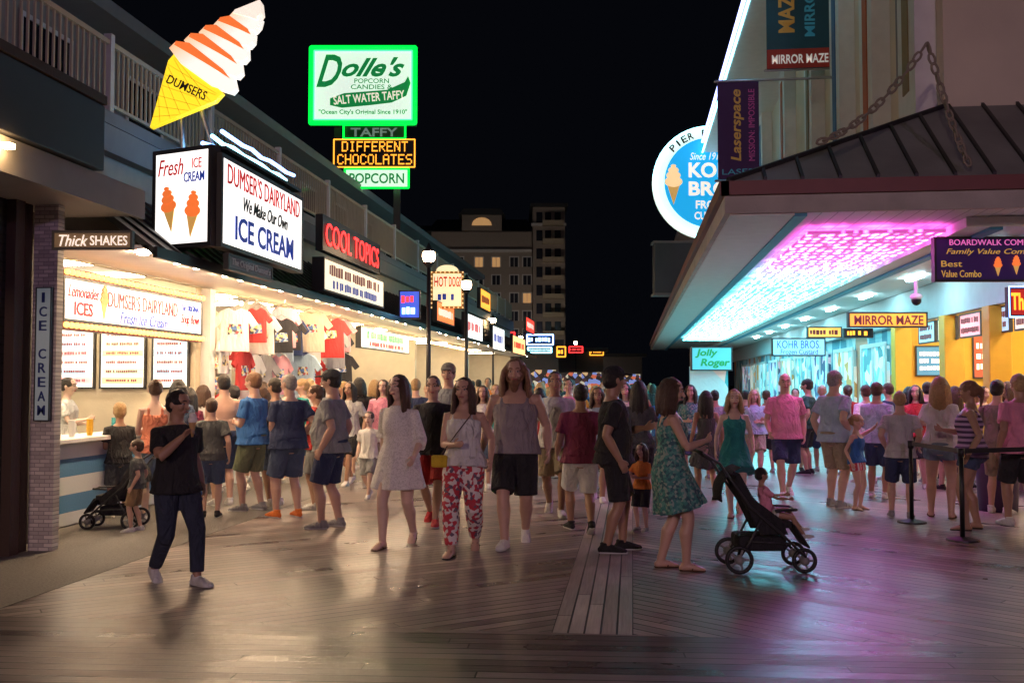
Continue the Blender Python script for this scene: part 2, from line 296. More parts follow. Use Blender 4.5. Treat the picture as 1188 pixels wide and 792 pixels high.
def minicone(par,x,z,s,y=-.06,rot=0,cm='eOr'):
    c,sn=math.cos(rot),math.sin(rot); f=lambda a,b:(x+(a*c-b*sn)*s,z+(a*sn+b*c)*s)
    mb=MB(); mb.prism([f(-.25,0),f(0,-.8),f(.25,0)],y-.01,y); mb.build('cone_emblem',E('cone_tan',(.75,.4,.1),.6),par)
    mb=MB()
    for k,(zz,r) in enumerate([(.08,.34),(.32,.27),(.52,.2),(.68,.1)]): mb.prism([f(r*math.cos(a*math.pi/8),zz+r*.6*math.sin(a*math.pi/8)) for a in range(16)],y-.012-k*.003,y-.002)
    mb.build('ice_cream_emblem',K[cm] if isinstance(cm,str) else cm,par)
minicone(t,-.98,.02,.28)
def wsign(a,b,z0,z1,name,label,fr=.05,d=.15,**k):
    a=V(a);b=V(b); c=(a+b)/2; rz=math.atan2(b.y-a.y,b.x-a.x); n=V((math.sin(rz),-math.cos(rz)))
    return sign(name,label,(c.x-n.x*d/2,c.y-n.y*d/2,(z0+z1)/2),rz,(b-a).length,z1-z0,d,fr=fr,**k)
t=wsign((-4.82,11.2),(-4.82,14.15),3.3,4.42,'lightbox_sign','large white lightbox reading ice cream in blue on the street side of the awning')
text(t,"DUMSER'S DAIRYLAND",0,.35,2.6,.25,K['eR'],y=-.085); text(t,"We Make Our Own",0,.06,1.6,.18,K['blk'],y=-.085,shear=.3,bold=.01); text(t,"ICE CREAM",0,-.27,2.1,.3,K['eB'],y=-.085,bold=.02)
t=wsign((-5.78,11.42),(-4.9,11.12),3.3,4.5,'lightbox_sign','smaller lightbox reading fresh with two cones, facing the camera beside the big one')
text(t,"Fresh",-.17,.38,.4,.2,K['eR'],y=-.085,shear=.3); text(t,"ICE",.24,.4,.15,.12,K['eR'],y=-.085); text(t,"CREAM",.2,.24,.32,.12,K['eB'],y=-.085,bold=.01); minicone(t,-.18,-.12,.36,-.09,.15); minicone(t,.19,-.2,.36,-.09,-.1)
t=sign('hanging_sign','narrow grey nameplate hung under the big ice cream lightbox',(-4.9,12.3,3.17),R(90),1.5,.2,.06,face='grey'); text(t,'The Original Dumser\'s',0,0,1.3,.11,K['white'],y=-.04)
t=thing('neon_cloud','bundle of blue white neon tubes on top of the ice cream lightbox','neon light',(-5,11.3,4.5))
for q in range(3):
    neon(t,[(.12*q-.1,i*.32,.06+.05*q+.04*abs(math.sin(i*1.9+q))) for i in range(9)],.025,'nB' if q!=1 else 'nC')
parts('bracket','dark',t,(-.2,.2,0,2.7,-.02,.02))
c=P(236,82,12.2); t=thing('giant_cone_sign','giant lit soft serve cone sign tilted above the ice cream lightbox','sign',c,YAW)
al=R(-41); ca,sa=math.cos(al),math.sin(al)
def cf(a,b): b-=.95; return (a*ca-b*sa,a*sa+b*ca)
mb=MB(); mb.prism([cf(0,0),cf(.38,.76),cf(.38,.9),cf(-.38,.9),cf(-.38,.76)],-.06,.06); mb.build('waffle_cone',K['eY'],t)
mb=MB()
for k in range(1,7):
    b=.12*k; w_=.35*b/.72
    for sg in (1,-1):
        a0=cf(-sg*w_,b); a1=cf(sg*.35*min(1,(b+.22)/.72)*.98,min(b+.22,.84)); mb.tube([(a0[0],-.063,a0[1]),(a1[0],-.063,a1[1])],.0035,n=6)
mb.build('waffle_lines',mat('waffle_line',(.6,.35,.02),.6,emit=.35),t)
a=cf(.02,.66); text(t,'DUMSERS',a[0],a[1],.52,.11,K['blk'],y=-.075,rot=R(-25),bold=.01)
gm=bpy.data.materials.new('swirl_blend'); gm.use_nodes=True; nt=gm.node_tree; b=nt.nodes['Principled BSDF']; l=nt.links.new
tc=nn(nt,'ShaderNodeTexCoord'); dp=nn(nt,'ShaderNodeVectorMath',operation='DOT_PRODUCT'); dp.inputs[1].default_value=(ca+.25*sa,0,sa-.25*ca); l(tc.outputs['Object'],dp.inputs[0])
mr=nn(nt,'ShaderNodeMapRange'); mr.inputs[1].default_value=-.62; mr.inputs[2].default_value=-.12; l(dp.outputs['Value'],mr.inputs[0]); cr=nn(nt,'ShaderNodeValToRGB'); e=cr.color_ramp.elements; e[0].color=(1,.15,.02,1); e[1].color=(1,.93,.84,1); e.new(.4).color=(1,.6,.35,1); l(mr.outputs[0],cr.inputs[0]); l(cr.outputs[0],b.inputs['Emission Color']); l(cr.outputs[0],b.inputs['Base Color']); b.inputs['Emission Strength'].default_value=.95
for k in range(5):
    r=.47-.075*k; zc=.9+.19*k; mb=MB(); r2=r*.86
    mb.prism([cf(-r,zc-.02),cf(-r*.5,zc-.07),cf(r*.5,zc-.03),cf(r,zc+.07),cf(r*1.0,zc+.15),cf(r2*.85,zc+.24),cf(-r2*.8,zc+.19),cf(-r*.98,zc+.1)],-.07-.006*k,.07+.006*k); mb.build('swirl_layer',gm,t)
    mb=MB(); mb.prism([cf(-r*.98,zc+.1),cf(-r2*.8,zc+.19),cf(r2*.5,zc+.215),cf(r*.75,zc+.185),cf(r*.1,zc+.14),cf(-r*.5,zc+.09),cf(-r*.95,zc+.05)],-.078-.006*k,-.072-.006*k); mb.build('swirl_edge',K['eOr'] if k<4 else K['eCr'],t)
mb=MB(); mb.prism([cf(-.13,1.83),cf(.1,1.84),cf(.09,1.95),cf(-.02,2.05)],-.1,.1); mb.build('swirl_tip',K['eCr'],t)
mb=MB(); mb.tube([(-.3,.1,-.3),(-.3,.2,-1.0)],.03); mb.build('bracket',K['steel'],t); mb=MB(); mb.tube([(-.1,.1,-.3),(.1,.2,-1.0)],.03); mb.build('bracket',K['steel'],t)
t,T,s=psign('hanging_sign','long dark sign reading thick shakes hung under the left soffit',62,268,155,290,9.2,d=.05,face=mat('tan_face',(.3,.22,.12),.6,emit=.08),fr=.02); T('Thick',70,273,103,286,'eCr',shear=.3); T('SHAKES',106,274,149,285,'eCr')
t=sign('vertical_sign','tall narrow sign reading ice cream downwards on the brick pillar',(-5.9,9.42,1.98),0,.17,1.35,.04,face=mat('pale_sign_face',(.45,.55,.55),.5,emit=.12),fr=.01)
for i,ch in enumerate('ICE CREAM'):
    if ch!=' ': text(t,ch,0,.57-i*.142,.03 if ch=='I' else .08,.1,mat('navy_letter',(.02,.04,.2),.5),y=-.03,bold=.01)
ub=thing('balcony_building','long upper storey with a railed balcony above the left shops','building',(0,0,0))
part('upper_wall',mat('upper_wall',(.3,.3,.28),.8,bump=.2),ub,(-9,-8.6,2,54,5.06,7.4)); part('eave','grey',ub,(-9.2,-8.0,2,54,7.4,7.62))
part('balcony_floor','grey',ub,(-8.6,-6.42,2,54,4.9,5.06)); part('beam',mat('beam',(.3,.29,.27),.7),ub,(-6.6,-6.42,2,54,4.55,4.89))
part('end_post','brown',ub,(-6.4,-6.1,7.9,8.1,4.6,8.5))
for i in range(16):
    w=part('window',mat('dark_glass',(.02,.022,.03),.1),ub,(-8.6,-8.57,4+i*3,5.2+i*3,5.4,6.9)); part('window_frame','white',w,(-8.57,-8.55,3.93+i*3,4+i*3,5.33,6.97),(-8.57,-8.55,5.2+i*3,5.27+i*3,5.33,6.97),(-8.57,-8.55,4.0+i*3,5.2+i*3,6.9,6.97))
for i in range(17):
    y=2.6+i*3; t=thing('balcony_railing','pale balcony railing bay with slim pickets over the left shops, bay %s along the row'%['first','second','third','fourth','fifth','sixth','seventh','eighth','ninth','tenth','eleventh','twelfth','thirteenth','fourteenth','fifteenth','sixteenth','seventeenth'][i],'railing',(-6.47,y,5.06),0,'balcony railing bays')
    mb=MB(); mb.box(-.03,.03,.04,2.96,.84,.9); mb.box(-.02,.02,.04,2.96,.08,.12)
    for k in range(24): mb.box(-.012,.012,.09+k*.121,.115+k*.121,.12,.84)
    mb.build('picket_panel',K['cream'],t); part('post','white',t,(-.05,.05,-.05,.04,0,.98))
t=sign('neon_sign','black board with red neon lettering above the clothing shop awning',(-5.3,18.35,4.27),R(90),3.9,.62,.12,face='black'); text(t,'COOL TOPICS',0,0,3.6,.4,K['nR'],y=-.08)
t=sign('lightbox_sign','cream lightbox with dark lettering directly under the red neon board',(-5.15,17.9,3.5),R(90),4.0,.56,.2,face=E('cream_lit',(1,.85,.6),1.1)); scrib(t,0,.1,3.4,.3,K['eBr'],y=-.105); scrib(t,0,-.13,3.0,.25,K['eB'],y=-.105)
def lb(y,z,w,h,face,label,m,X=-5.15,rz=R(90),m2=None):
    t=sign('shop_sign',label,(X,y,z),rz,w,h,.12,face=face); scrib(t,0,(.15*h if m2 else 0),w*.8,h*.6,K[m],y=-.065)
    if m2: scrib(t,0,-.25*h,w*.7,h*.4,K[m2],y=-.065)
    return t
lb(24.6,2.75,5.0,.5,E('pale_lit',(.95,.95,.75),1.1),'long pale menu sign under the awning past the clothing shop','eG',X=-6.2,m2='eR')
lb(27,3.6,2.6,.55,E('orange_lit',(1,.2,.05),1.4),'orange red lit sign on the awning behind the lamp globe','eCr')
lb(32,3.5,3.6,.8,'eWd','plain white lightbox on the awning right of the hot dog sign','eR'); lb(38,3.4,3.4,.9,'eWd','white lightbox near the far end of the left awnings','eB'); lb(45,3.4,5,.8,E('warm_lit',(1,.5,.2),2),'dim warm lightbox last on the left awnings','eR')
lb(34.5,4.6,2.4,.7,E('amber_lit',(1,.4,.05),1.6),'amber lit board standing above the candy shop awning','eBr'); lb(50,4.6,4,.7,E('red_lit',(1,.06,.04),1.6),'red lit board above the last left awning','eCr')
t,T,s=psign('neon_sign','small red and blue neon square sign facing the camera past the red board',463,337,488,370,22.5,face=E('blue_lit',(.05,.1,.6),1.2)); T('',466,341,485,354,'nR'); T('',467,354,484,367,'nC')
t,T,s=psign('hot_dog_sign','square hot dogs sign ringed with bulbs beside the lamp globe',500,315,538,358,27,face=E('hot_dog_face',(1,.85,.5),.85),frame=mat('mustard_frame',(.5,.25,.04),.5),fr=.06); T('HOT',504,321,519,333,'eR',bold=.02); T('DOGS',521,321,535,333,'eR',bold=.02); T('',508,338,530,351,'eB')
w,h=36*s,41*s; bulbs(t,[(-w/2+w*i/7,-.09,zz) for i in range(8) for zz in (h/2,-h/2)]+[(xx,-.09,-h/2+h*i/8) for i in range(1,8) for xx in (-w/2,w/2)],.02,'sbulb')
mb=MB(); mb.prism([(.3*math.cos(a*math.pi/10),h/2+.04+.16*math.sin(a*math.pi/10)) for a in range(11)],-.07,.07); mb.build('arched_top',E('hot_dog_face',(1,.85,.5),.85),t)
d=30; c=P(422,98,d); t=thing('candy_sign','tall green neon candy sign on the roof against the black sky','sign',c,YAW); s=d/F
cx,cy=422,98
def Q(x0,y0,x1,y1): return ((x0-cx)*s,(x1-cx)*s,(cy-y1)*s,(cy-y0)*s)
def pbox(name,m,x0,y0,x1,y1,ya=-.1,yb=.1):
    a=Q(x0,y0,x1,y1); return part(name,m,t,(a[0],a[1],ya,yb,a[2],a[3]))
def TT(txt,x0,y0,x1,y1,m,**q): a=Q(x0,y0,x1,y1); text(t,txt,(a[0]+a[1])/2,(a[2]+a[3])/2,a[1]-a[0],a[3]-a[2],K[m],y=-.15,**q)
gf=E('white_green_lit',(.84,1,.86),.85)
pbox('cabinet',mat('green_cabinet',(.02,.15,.05),.5),360,55,484,147); pbox('face',gf,366,61,478,140,-.13,-.105)
def prect(x0,y0,x1,y1,m,r=.035,y=-.16):
    a=Q(x0,y0,x1,y1); neon(t,[(a[0],y,a[2]),(a[1],y,a[2]),(a[1],y,a[3]),(a[0],y,a[3])],r,m,closed=True)
K['nGd']=E('deep_green_neon',(.0,1,.06),1.6)
prect(362,57,482,145,'nGd',.07); prect(365.5,60.5,478.5,141,'nG',.02)
TT("D",368,65,398,103,'eG',shear=.45,bold=.02); TT("olle's",397,68,470,91,'eG',shear=.5,bold=.03); TT('POPCORN',412,93,452,98.5,'eG',bold=.01); TT('CANDIES &',408,100,456,105.5,'eG',bold=.01)
mb=MB(); mb.prism([((x-cx)*s,(cy-y)*s) for x,y in [(384,116),(400,110),(450,106),(470,97),(474,90),(477,98),(472,113),(455,121),(430,124),(398,127),(384,124)]],-.14,-.131); mb.build('swoosh',K['eG'],t)
TT('SALT WATER TAFFY',388,110,470,120,'eCr',bold=.01,rot=R(5)); TT('"Ocean City\'s Original Since 1910"',371,129,473,136,'eG',bold=.02)
pbox('taffy_panel',mat('dark_green_panel',(.03,.06,.04),.5),400,148,470,162); text(t,'TAFFY',13*s,(98-155.5)*s,54*s,10*s,E('dim_green_letter',(.3,.42,.36),.35),y=-.15,bold=.02); pbox('message_board','black',388,163,483,197,-.14,.1); prect(389,164,482,196,'nO',.02)
D57={'D':'1E11111111111E','I':'0E04040404040E','F':'1F10101E101010','E':'1F10101E10101F','R':'1E11111E141211','N':'11191915131311','T':'1F040404040404','C':'0E11101010110E','H':'1111111F111111','O':'0E11111111110E','L':'1010101010101F','A':'0E11111F111111','S':'0F10100E01011E'}
def dots(word,x0,y0,x1,y1):
    a=Q(x0,y0,x1,y1); mb=MB(); n=len(word)*6-1; pw=(a[1]-a[0])/n; ph=(a[3]-a[2])/7
    for i,ch in enumerate(word):
        for r_ in range(7):
            bits=int(D57[ch][r_*2:r_*2+2],16)
            for c_ in range(5):
                if bits>>(4-c_)&1: x=a[0]+(i*6+c_)*pw; z=a[3]-r_*ph; mb.box(x+pw*.08,x+pw*.92,-.155,-.145,z-ph*.92,z-ph*.08)
    mb.build('lettering',K['nO'],t)
dots('DIFFERENT',398,166,474,178); dots('CHOCOLATES',393,181,479,193)
pbox('popcorn_panel',gf,403,199,474,219,-.13,.1); prect(402,198,475,220,'nGd'); TT('POPCORN',407,203,470,215,'eG',bold=.02); prect(400,147,471,163,'nGd',.03)
parts('mast','dark',t,(-.9,-.7,.12,.3,-(c.z-6),-1),(.9,1.1,.12,.3,-(c.z-6),-1))
def lamp(px,gy,d,label,loc=None,ht=None,gm='globe',r=.13):
    b=V(loc) if loc else P(px,445,d); b.z=0; ht=ht or P(px,gy,d).z; t=thing('street_lamp',label,'street lamp',b,0,'globe street lamps on the boardwalk')
    mb=MB(); mb.tube([(0,0,0),(0,0,.5)],[.11,.07],n=14,flat=True); mb.build('base',K['dark'],t,sm=True)
    mb=MB(); mb.tube([(0,0,.5),(0,0,ht-.2)],[.055,.04],n=12,flat=True); mb.build('pole',K['dark'],t,sm=True)
    mb=MB(); mb.tube([(0,0,ht-.2),(0,0,ht-.1)],[.05,.13],n=14,flat=True); mb.build('collar',K['dark'],t,sm=True)
    mb=MB(); mb.ell((0,0,ht+.03),r,r,r*1.15,20,14); mb.build('globe',K[gm] if isinstance(gm,str) else gm,t,sm=True)
    mb=MB(); mb.tube([(0,0,ht+r*.9),(0,0,ht+r*1.1+.04),(0,0,ht+r*1.1+.16)],[.14,.07,.01],n=12,flat=True); mb.build('finial',K['dark'],t,sm=True)
lamp(497,298,20,'globe street lamp on a dark pole in front of the hot dog sign'); lamp(541,331,25,'second globe street lamp right of the hot dog sign')
lamp(604,392,60,'small distant globe street lamp left of the blue neon'); lamp(668,398,75,'tiny farthest globe street lamp near the centre'); lamp(572,372,45,'distant globe street lamp at the end of the left awnings')
lamp(0,0,0,'added unseen fill lamp behind the viewpoint on the left',(-4.4,-13,0),5.2,E('fill_globe_left',(1,.68,.55),620),.3)  # unseen lamp added as warm front fill for the crowd
lamp(0,0,0,'added unseen fill lamp behind the viewpoint on the right',(6,-12,0),6.5,E('fill_globe_right',(.9,.55,1),400),.3)  # unseen lamp added too, purple fill for crowd, deck and canopy roof
def shirt(loc,rz,m,label,s=1,n=0):
    t=thing('hanging_shirt',label,'shirt',loc,rz,'shirts hanging in the clothing shop')
    pts=[(-.1,0),(-.24,-.06),(-.38,-.26),(-.29,-.33),(-.22,-.24),(-.24,-.72),(.24,-.72),(.22,-.24),(.29,-.33),(.38,-.26),(.24,-.06),(.1,0),(0,-.05)]
    mb=MB(); mb.prism([(x*s,z*s) for x,z in pts],-.025,.025); o=mb.build('shirt_cloth',m,t,bev=.012)
    mb=MB(); mb.prism([(x,z) for x,z in [(-.1,-.25),(.1,-.25),(.12,-.4),(-.1,-.42)]],-.03,-.026); mb.build('print',patt('shirt_print%d'%(n%3),[(.5,.1,.1),(.1,.2,.5),(.8,.7,.3),(.7,.7,.7)][n%3:]+[(.1,.1,.1)],25+n),t)
    mb=MB(); mb.tube([(-.2*s,0,-.03),(0,0,.06),(.2*s,0,-.03)],.008,n=6); mb.tube([(0,0,.06),(0,0,.14)],.006,n=6); mb.build('hanger',K['steel'],t)
cols=[('white',(.8,.8,.78)),('grey',(.35,.35,.36)),('black',(.03,.03,.035)),('cream',(.75,.65,.5)),('white',(.8,.8,.78)),('pink',(.8,.4,.45)),('navy',(.03,.05,.15)),('red',(.6,.05,.05)),('black',(.03,.03,.035)),('pale blue',(.4,.55,.7))]
ordn=['first','second','third','fourth','fifth','sixth','seventh','eighth','ninth','tenth','eleventh','twelfth','thirteenth','fourteenth','fifteenth','sixteenth','seventeenth']
k=0
for row,(X,z,nr) in enumerate([(-6.2,2.98,17),(-6.4,2.3,15),(-7.3,2.9,10),(-6.8,1.6,14)]):
    for j in range(nr):
        nm,cc=cols[(k*7+row)%10]; shirt((X+random.uniform(-.25,.25),14.95+j*6.7/nr+row*.1,z+random.uniform(-.2,.1)),R(random.choice([0,10,25,60,75,90])+random.uniform(-15,15)),mat('shirt_'+nm,cc,.85,bump=.9,bs=4,bst=(2,2,.6),bd=.06),'%s shirt hanging %s from the left in the %s row of the clothing shop'%(nm,ordn[j],['front','middle','rear','lowest'][row]),random.uniform(.75,1.15),k); k+=1
for j in range(5):
    t=thing('clothes_shelf','shelf unit of folded clothes, %s from the left on the back wall'%ordn[j],'shelf',(-9.2,15.6+j*1.35,0),R(90),'shelf units in the clothing shop'); part('rack','white',t,*[(-.6,.6,-.2,.15,z,z+.03) for z in (.5,1,1.5,2)],(-.62,-.6,-.2,.15,0,2.4),(.6,.62,-.2,.15,0,2.4))
    for z in (.53,1.03,1.53,2.03):
        parts('folded_clothes',patt('folded_%d'%j,[(.6,.1,.1),(.1,.2,.5),(.8,.8,.75),(.1,.4,.3),(.8,.5,.1)],5+j,stretch=(1,.1,3)),t,*[(-.55+i*.28,-.32+i*.28,-.18,.1,z,z+.3) for i in range(4)])
for i,(y,l) in enumerate([(14.75,'white pillar between the ice cream and clothing shops'),(18.4,'white pillar in the middle of the clothing shop front'),(21.95,'white pillar at the far side of the clothing shop')]):
    t=thing('shop_pillar',l,'pillar',(-6.55,y,0)); part('shaft','white',t,(-.1,.1,-.1,.1,.2,3.14)); part('plinth','grey',t,(-.13,.13,-.13,.13,0,.2))
# ---------- hotel
t=thing('hotel','large tan hotel with mansard roof and corner tower, dim at the end of the boardwalk','building',P(560,445,100),YAW); t.location.z=0
s=100/F; q=lambda px:(px-560)*s; zz=lambda py:CH+(445-py)*s
hw=mat('hotel_stucco',(.4,.35,.3),.85,bump=.1); hr=mat('hotel_roof',(.05,.055,.06),.7)
part('main_block',hw,t,(q(500),q(617),0,14,0,zz(268))); part('wing',hw,t,(q(400),q(500),3,14,0,zz(276)))
mb=MB(); mb.slab([(q(495),-.6,zz(268)),(q(620),-.6,zz(268)),(q(612),4,zz(246)),(q(503),4,zz(246))],(0,6,0)); mb.build('roof',hr,t); mb=MB(); mb.slab([(q(396),2.4,zz(276)),(q(500),2.4,zz(276)),(q(496),7,zz(248)),(q(405),7,zz(248))],(0,5,0)); mb.build('roof',hr,t)
part('dormer',hw,t,(q(536),q(582),-.9,3,zz(268),zz(250))); mb=MB(); mb.prism([(q(532),zz(250)),(q(586),zz(250)),(q(580),zz(243)),(q(538),zz(243))],-1.2,3); mb.build('dormer_roof',hr,t)
part('tower',hw,t,(q(618),q(655),-1.5,8,0,zz(242))); part('tower_cap',hr,t,(q(615),q(658),-1.9,8.4,zz(242),zz(238)))
parts('cornice','white',t,(q(498),q(617),-.4,0,zz(292),zz(289)),(q(616),q(656),-1.8,-1.5,zz(264),zz(261)))
wd=mat('dark_window',(.03,.035,.05),.15); wl=E('lit_window',(1,.55,.22),.35)
for r_ in range(6):
    for j,px in enumerate((512,528,551,571,592,607)):
        py=298+r_*21; lit=(r_,j) in ((0,2),(0,3),(4,1),(2,5)); w=part('window',wl if lit else wd,t,(q(px),q(px+9),-.06,-.02,zz(py+11),zz(py))); part('window_frame','white',w,(q(px)-.12,q(px),-.1,-.02,zz(py+11),zz(py)),(q(px+9),q(px+9)+.12,-.1,-.02,zz(py+11),zz(py)),(q(px)-.12,q(px+9)+.12,-.1,-.02,zz(py),zz(py)+.12),(q(px+4.2),q(px+4.8),-.09,-.06,zz(py+11),zz(py)))
for r_ in range(7):
    py=248+r_*21
    for px in (622,632,643): part('window',wd,t,(q(px),q(px+7),-1.56,-1.52,zz(py+12),zz(py)))
    part('balcony','cream',t,(q(629),q(653),-2.6,-1.5,zz(py+16),zz(py+15)),(q(629),q(653),-2.6,-2.5,zz(py+15),zz(py+11)))
mb=MB(); mb.prism([(q(559)+1.0*math.cos(a*math.pi/8),zz(262)+.8*math.sin(a*math.pi/8)) for a in range(9)],-.95,-.91); mb.build('arched_window',wl,t)
for i,px in enumerate((480,560,640)):
    p=P(px,445,80); p.z=0; t=thing('added_flood','added hidden floodlight brightening the hotel front, %s from left'%ordn[i],'floodlight',p,YAW,'added fill lights below the hotel'); part('housing','dark',t,(-.4,.4,0,.3,0,.3)); o=part('lens',E('added_flood_lens',(1,.82,.68),300),t,(-.35,.35,.31,.33,.02,.28))  # hidden lights added only to lift the otherwise unlit hotel front
for i,(x0,y0,x1,y1,dd_,c_) in enumerate([(611,388,642,400,58,'nB'),(612,403,640,409,58,'nC'),(646,402,656,414,60,'nO'),(660,402,676,409,70,'nR'),(684,404,700,412,75,'nO'),(590,385,597,410,56,'nR')]):
    t,T,s=psign('distant_sign','tiny distant lit sign over the crowd, %s'%['blue outlined, above a cyan one','cyan outlined, directly under the blue one','orange, just right of the blue one','red, in the middle','orange, farthest right','tall red, farthest left'][i],x0,y0,x1,y1,dd_,face='black',fr=.02); T('',x0+1,y0+2,x1-1,y1-2,c_); neon(t,rect((x1-x0)*s*.97,(y1-y0)*s*.95,-.1),.04,c_,closed=True)
for i,(x0,x1,y,d) in enumerate([(590,648,400,62),(648,700,408,75),(700,745,414,90)]):
    p=P((x0+x1)/2,445,d); p.z=0; t=thing('distant_building','low dark distant shop with lit front behind the crowd, %s from the left'%ordn[i],'building',p,YAW); w=(x1-x0)*d/F/2; h=P(600,y,d).z
    part('walls',mat('far_wall',(.15,.13,.12),.8),t,(-w,w,0,6,0,h)); part('roof','dark',t,(-w-.3,w+.3,-.8,6.3,h,h+.3)); part('lit_front',patt('far_goods',[(1,.6,.3),(.9,.2,.1),(.3,.4,.9),(.9,.8,.6),(.05,.04,.03),(.04,.03,.03),(.1,.05,.05)],3.5,emit=.6),t,(-w*.9,w*.9,-.05,-.01,.9,h*.62))
# ---------- right building
rb=thing('arcade_building','white arcade building with pilasters and a seamed metal canopy on the right','building',(0,0,0))
X0,XW,Y0,Y1,ZT=1.2,4.3,12.5,62,5.45; dz=ZT-4.15
rm=mat('roof_metal',(.27,.28,.26),.5,.1,bump=.1,var=.4,vs=1.5); mb=MB()
mb.slab([(X0,Y0,4.15),(X0,Y1,4.15),(XW,Y1,ZT),(XW,14.2,ZT)][::-1],(0,0,.04)); mb.slab([(X0,Y0,4.15),(XW,14.2,ZT),(12,14.2,ZT),(12,Y0,4.15)][::-1],(0,0,.04)); mb.build('canopy_roof',rm,rb)
mb=MB()
for i in range(25):
    x=X0+.45*i
    if x>12: break
    f=min(1,(x-X0)/(XW-X0)) if x<XW else 1
    if f>.02: mb.slab([(x-.02,Y0,4.19),(x+.02,Y0,4.19),(x+.02,Y0+1.7*f,4.19+dz*f),(x-.02,Y0+1.7*f,4.19+dz*f)],(0,0,.045))
for i in range(70):
    y=Y0+.4+.7*i; f=min(1,(y-Y0)/1.7); mb.slab([(X0,y-.02,4.19),(X0,y+.02,4.19),(X0+3.1*f,y+.02,4.19+dz*f),(X0+3.1*f,y-.02,4.19+dz*f)],(0,0,.04))
mb.tube([(X0,Y0,4.2),(XW,14.2,ZT+.05)],.04); mb.build('roof_seams',mat('seam',(.03,.03,.03),.5),rb)
mar=mat('maroon_trim',(.2,.06,.05),.5)
parts('gutter',mar,rb,(X0-.1,12,Y0-.12,Y0-.002,4.0,4.17),(X0-.12,X0-.002,Y0-.12,Y1,4.0,4.17))
parts('fascia',mat('beige_fascia',(.45,.42,.38),.6,bump=.4,var=.3,vs=3),rb,(X0-.05,12,Y0-.05,Y0+.02,3.78,3.995),(X0-.05,X0+.02,Y0+.02,Y1,3.78,3.995))
part('soffit',stripes('planked_soffit',(.6,.61,.6),(.25,.25,.25),.2,0,.93,.5),rb,(X0+.02,12,Y0+.02,Y1,3.84,3.9))
parts('soffit_beam','white',rb,(X0+.02,2.0,Y0+.02,Y1,3.76,3.835),(4.3,6.0,13.4,Y1,3.7,3.83))
parts('soffit_band',mat('blue_band',(.06,.3,.45),.5),rb,(2.0,2.15,Y0+.02,Y1,3.74,3.83),(4.6,4.75,13.4,Y1,3.66,3.698))
part('upper_wall',mat('upper_white',(.72,.64,.5),.7,bump=.1,var=.2,vs=1),rb,(XW,12,14.2,Y1,5.3,10.5))
for i,y in enumerate((14.5,17,19.6,22.6,26.5,31,37)):
    part('pilaster','white',rb,(XW-.3,XW-.003,y,y+.9,5.3,10)); part('pilaster_stripe',['tan',mat('rust',(.5,.13,.05),.6),mat('slate_blue',(.06,.15,.32),.6)][i%3],rb,(XW-.32,XW-.302,y+.3,y+.6,5.9,9.7))
    w=part('window',wd,rb,(XW-.02,XW-.002,y+1.1,y+1.9,6.6,8.6)); part('window_frame','grey',w,(XW-.05,XW-.02,y+1.03,y+1.1,6.5,8.7),(XW-.05,XW-.02,y+1.9,y+1.97,6.5,8.7))
part('cornice','white',rb,(2.6,12,15,Y1,10,10.4)); part('parapet',mat('parapet',(.3,.3,.32),.7),rb,(2.9,12,15,Y1,10.41,11.4))
K['nL']=E('lilac_neon',(.4,.45,1),4)
neon(rb,[(2.56,15,10.0),(2.56,44,10.0)],.03,'nC'); neon(rb,[(2.56,15,10.38),(2.56,44,10.38)],.045,'nL')
lm=bpy.data.materials.new('led_ceiling'); lm.use_nodes=True; nt=lm.node_tree; b=nt.nodes['Principled BSDF']; l=nt.links.new
g=nn(nt,'ShaderNodeNewGeometry'); sx=nn(nt,'ShaderNodeSeparateXYZ'); l(g.outputs['Position'],sx.inputs[0])
mr=nn(nt,'ShaderNodeMapRange'); mr.inputs[1].default_value=13.8; mr.inputs[2].default_value=27; l(sx.outputs[1],mr.inputs[0])
nz=nn(nt,'ShaderNodeTexNoise'); nz.inputs['Scale'].default_value=1.6; l(g.outputs['Position'],nz.inputs['Vector'])
ad=nn(nt,'ShaderNodeMath',operation='MULTIPLY_ADD'); l(nz.outputs['Fac'],ad.inputs[0]); ad.inputs[1].default_value=.3; l(mr.outputs[0],ad.inputs[2])
cr=nn(nt,'ShaderNodeValToRGB'); e=cr.color_ramp.elements; e[0].position=.25; e[0].color=(1,.1,.65,1); e[1].position=.72; e[1].color=(.15,.85,1,1); e.new(.42).color=(.8,.22,1,1); e.new(.56).color=(.4,.5,1,1)
l(ad.outputs[0],cr.inputs[0]); l(cr.outputs[0],b.inputs['Emission Color']); b.inputs['Base Color'].default_value=(.3,.3,.3,1)
mpv=nn(nt,'ShaderNodeMapping'); mpv.inputs['Scale'].default_value=(7,3.0,0); l(g.outputs['Position'],mpv.inputs[0])
vo=nn(nt,'ShaderNodeTexVoronoi'); vo.inputs['Scale'].default_value=1; vo.inputs['Randomness'].default_value=.4; l(mpv.outputs[0],vo.inputs['Vector'])
m2=nn(nt,'ShaderNodeMapRange'); m2.inputs[1].default_value=.14; m2.inputs[2].default_value=.46; m2.inputs[3].default_value=22; m2.inputs[4].default_value=.8; l(vo.outputs['Distance'],m2.inputs[0])
m3=nn(nt,'ShaderNodeMapRange'); m3.inputs[1].default_value=14; m3.inputs[2].default_value=24; m3.inputs[3].default_value=.85; m3.inputs[4].default_value=1.9; l(sx.outputs[1],m3.inputs[0]); mm_=nn(nt,'ShaderNodeMath',operation='MULTIPLY'); l(m2.outputs[0],mm_.inputs[0]); l(m3.outputs[0],mm_.inputs[1]); l(mm_.outputs[0],b.inputs['Emission Strength'])
mb=MB()
for i in range(34): mb.box(2.4,4.2,13.9+i,14.88+i,3.72,3.76)
tag(mb.build('light_ceiling',lm),'glowing ceiling of pink to blue lights under the right canopy','ceiling light')
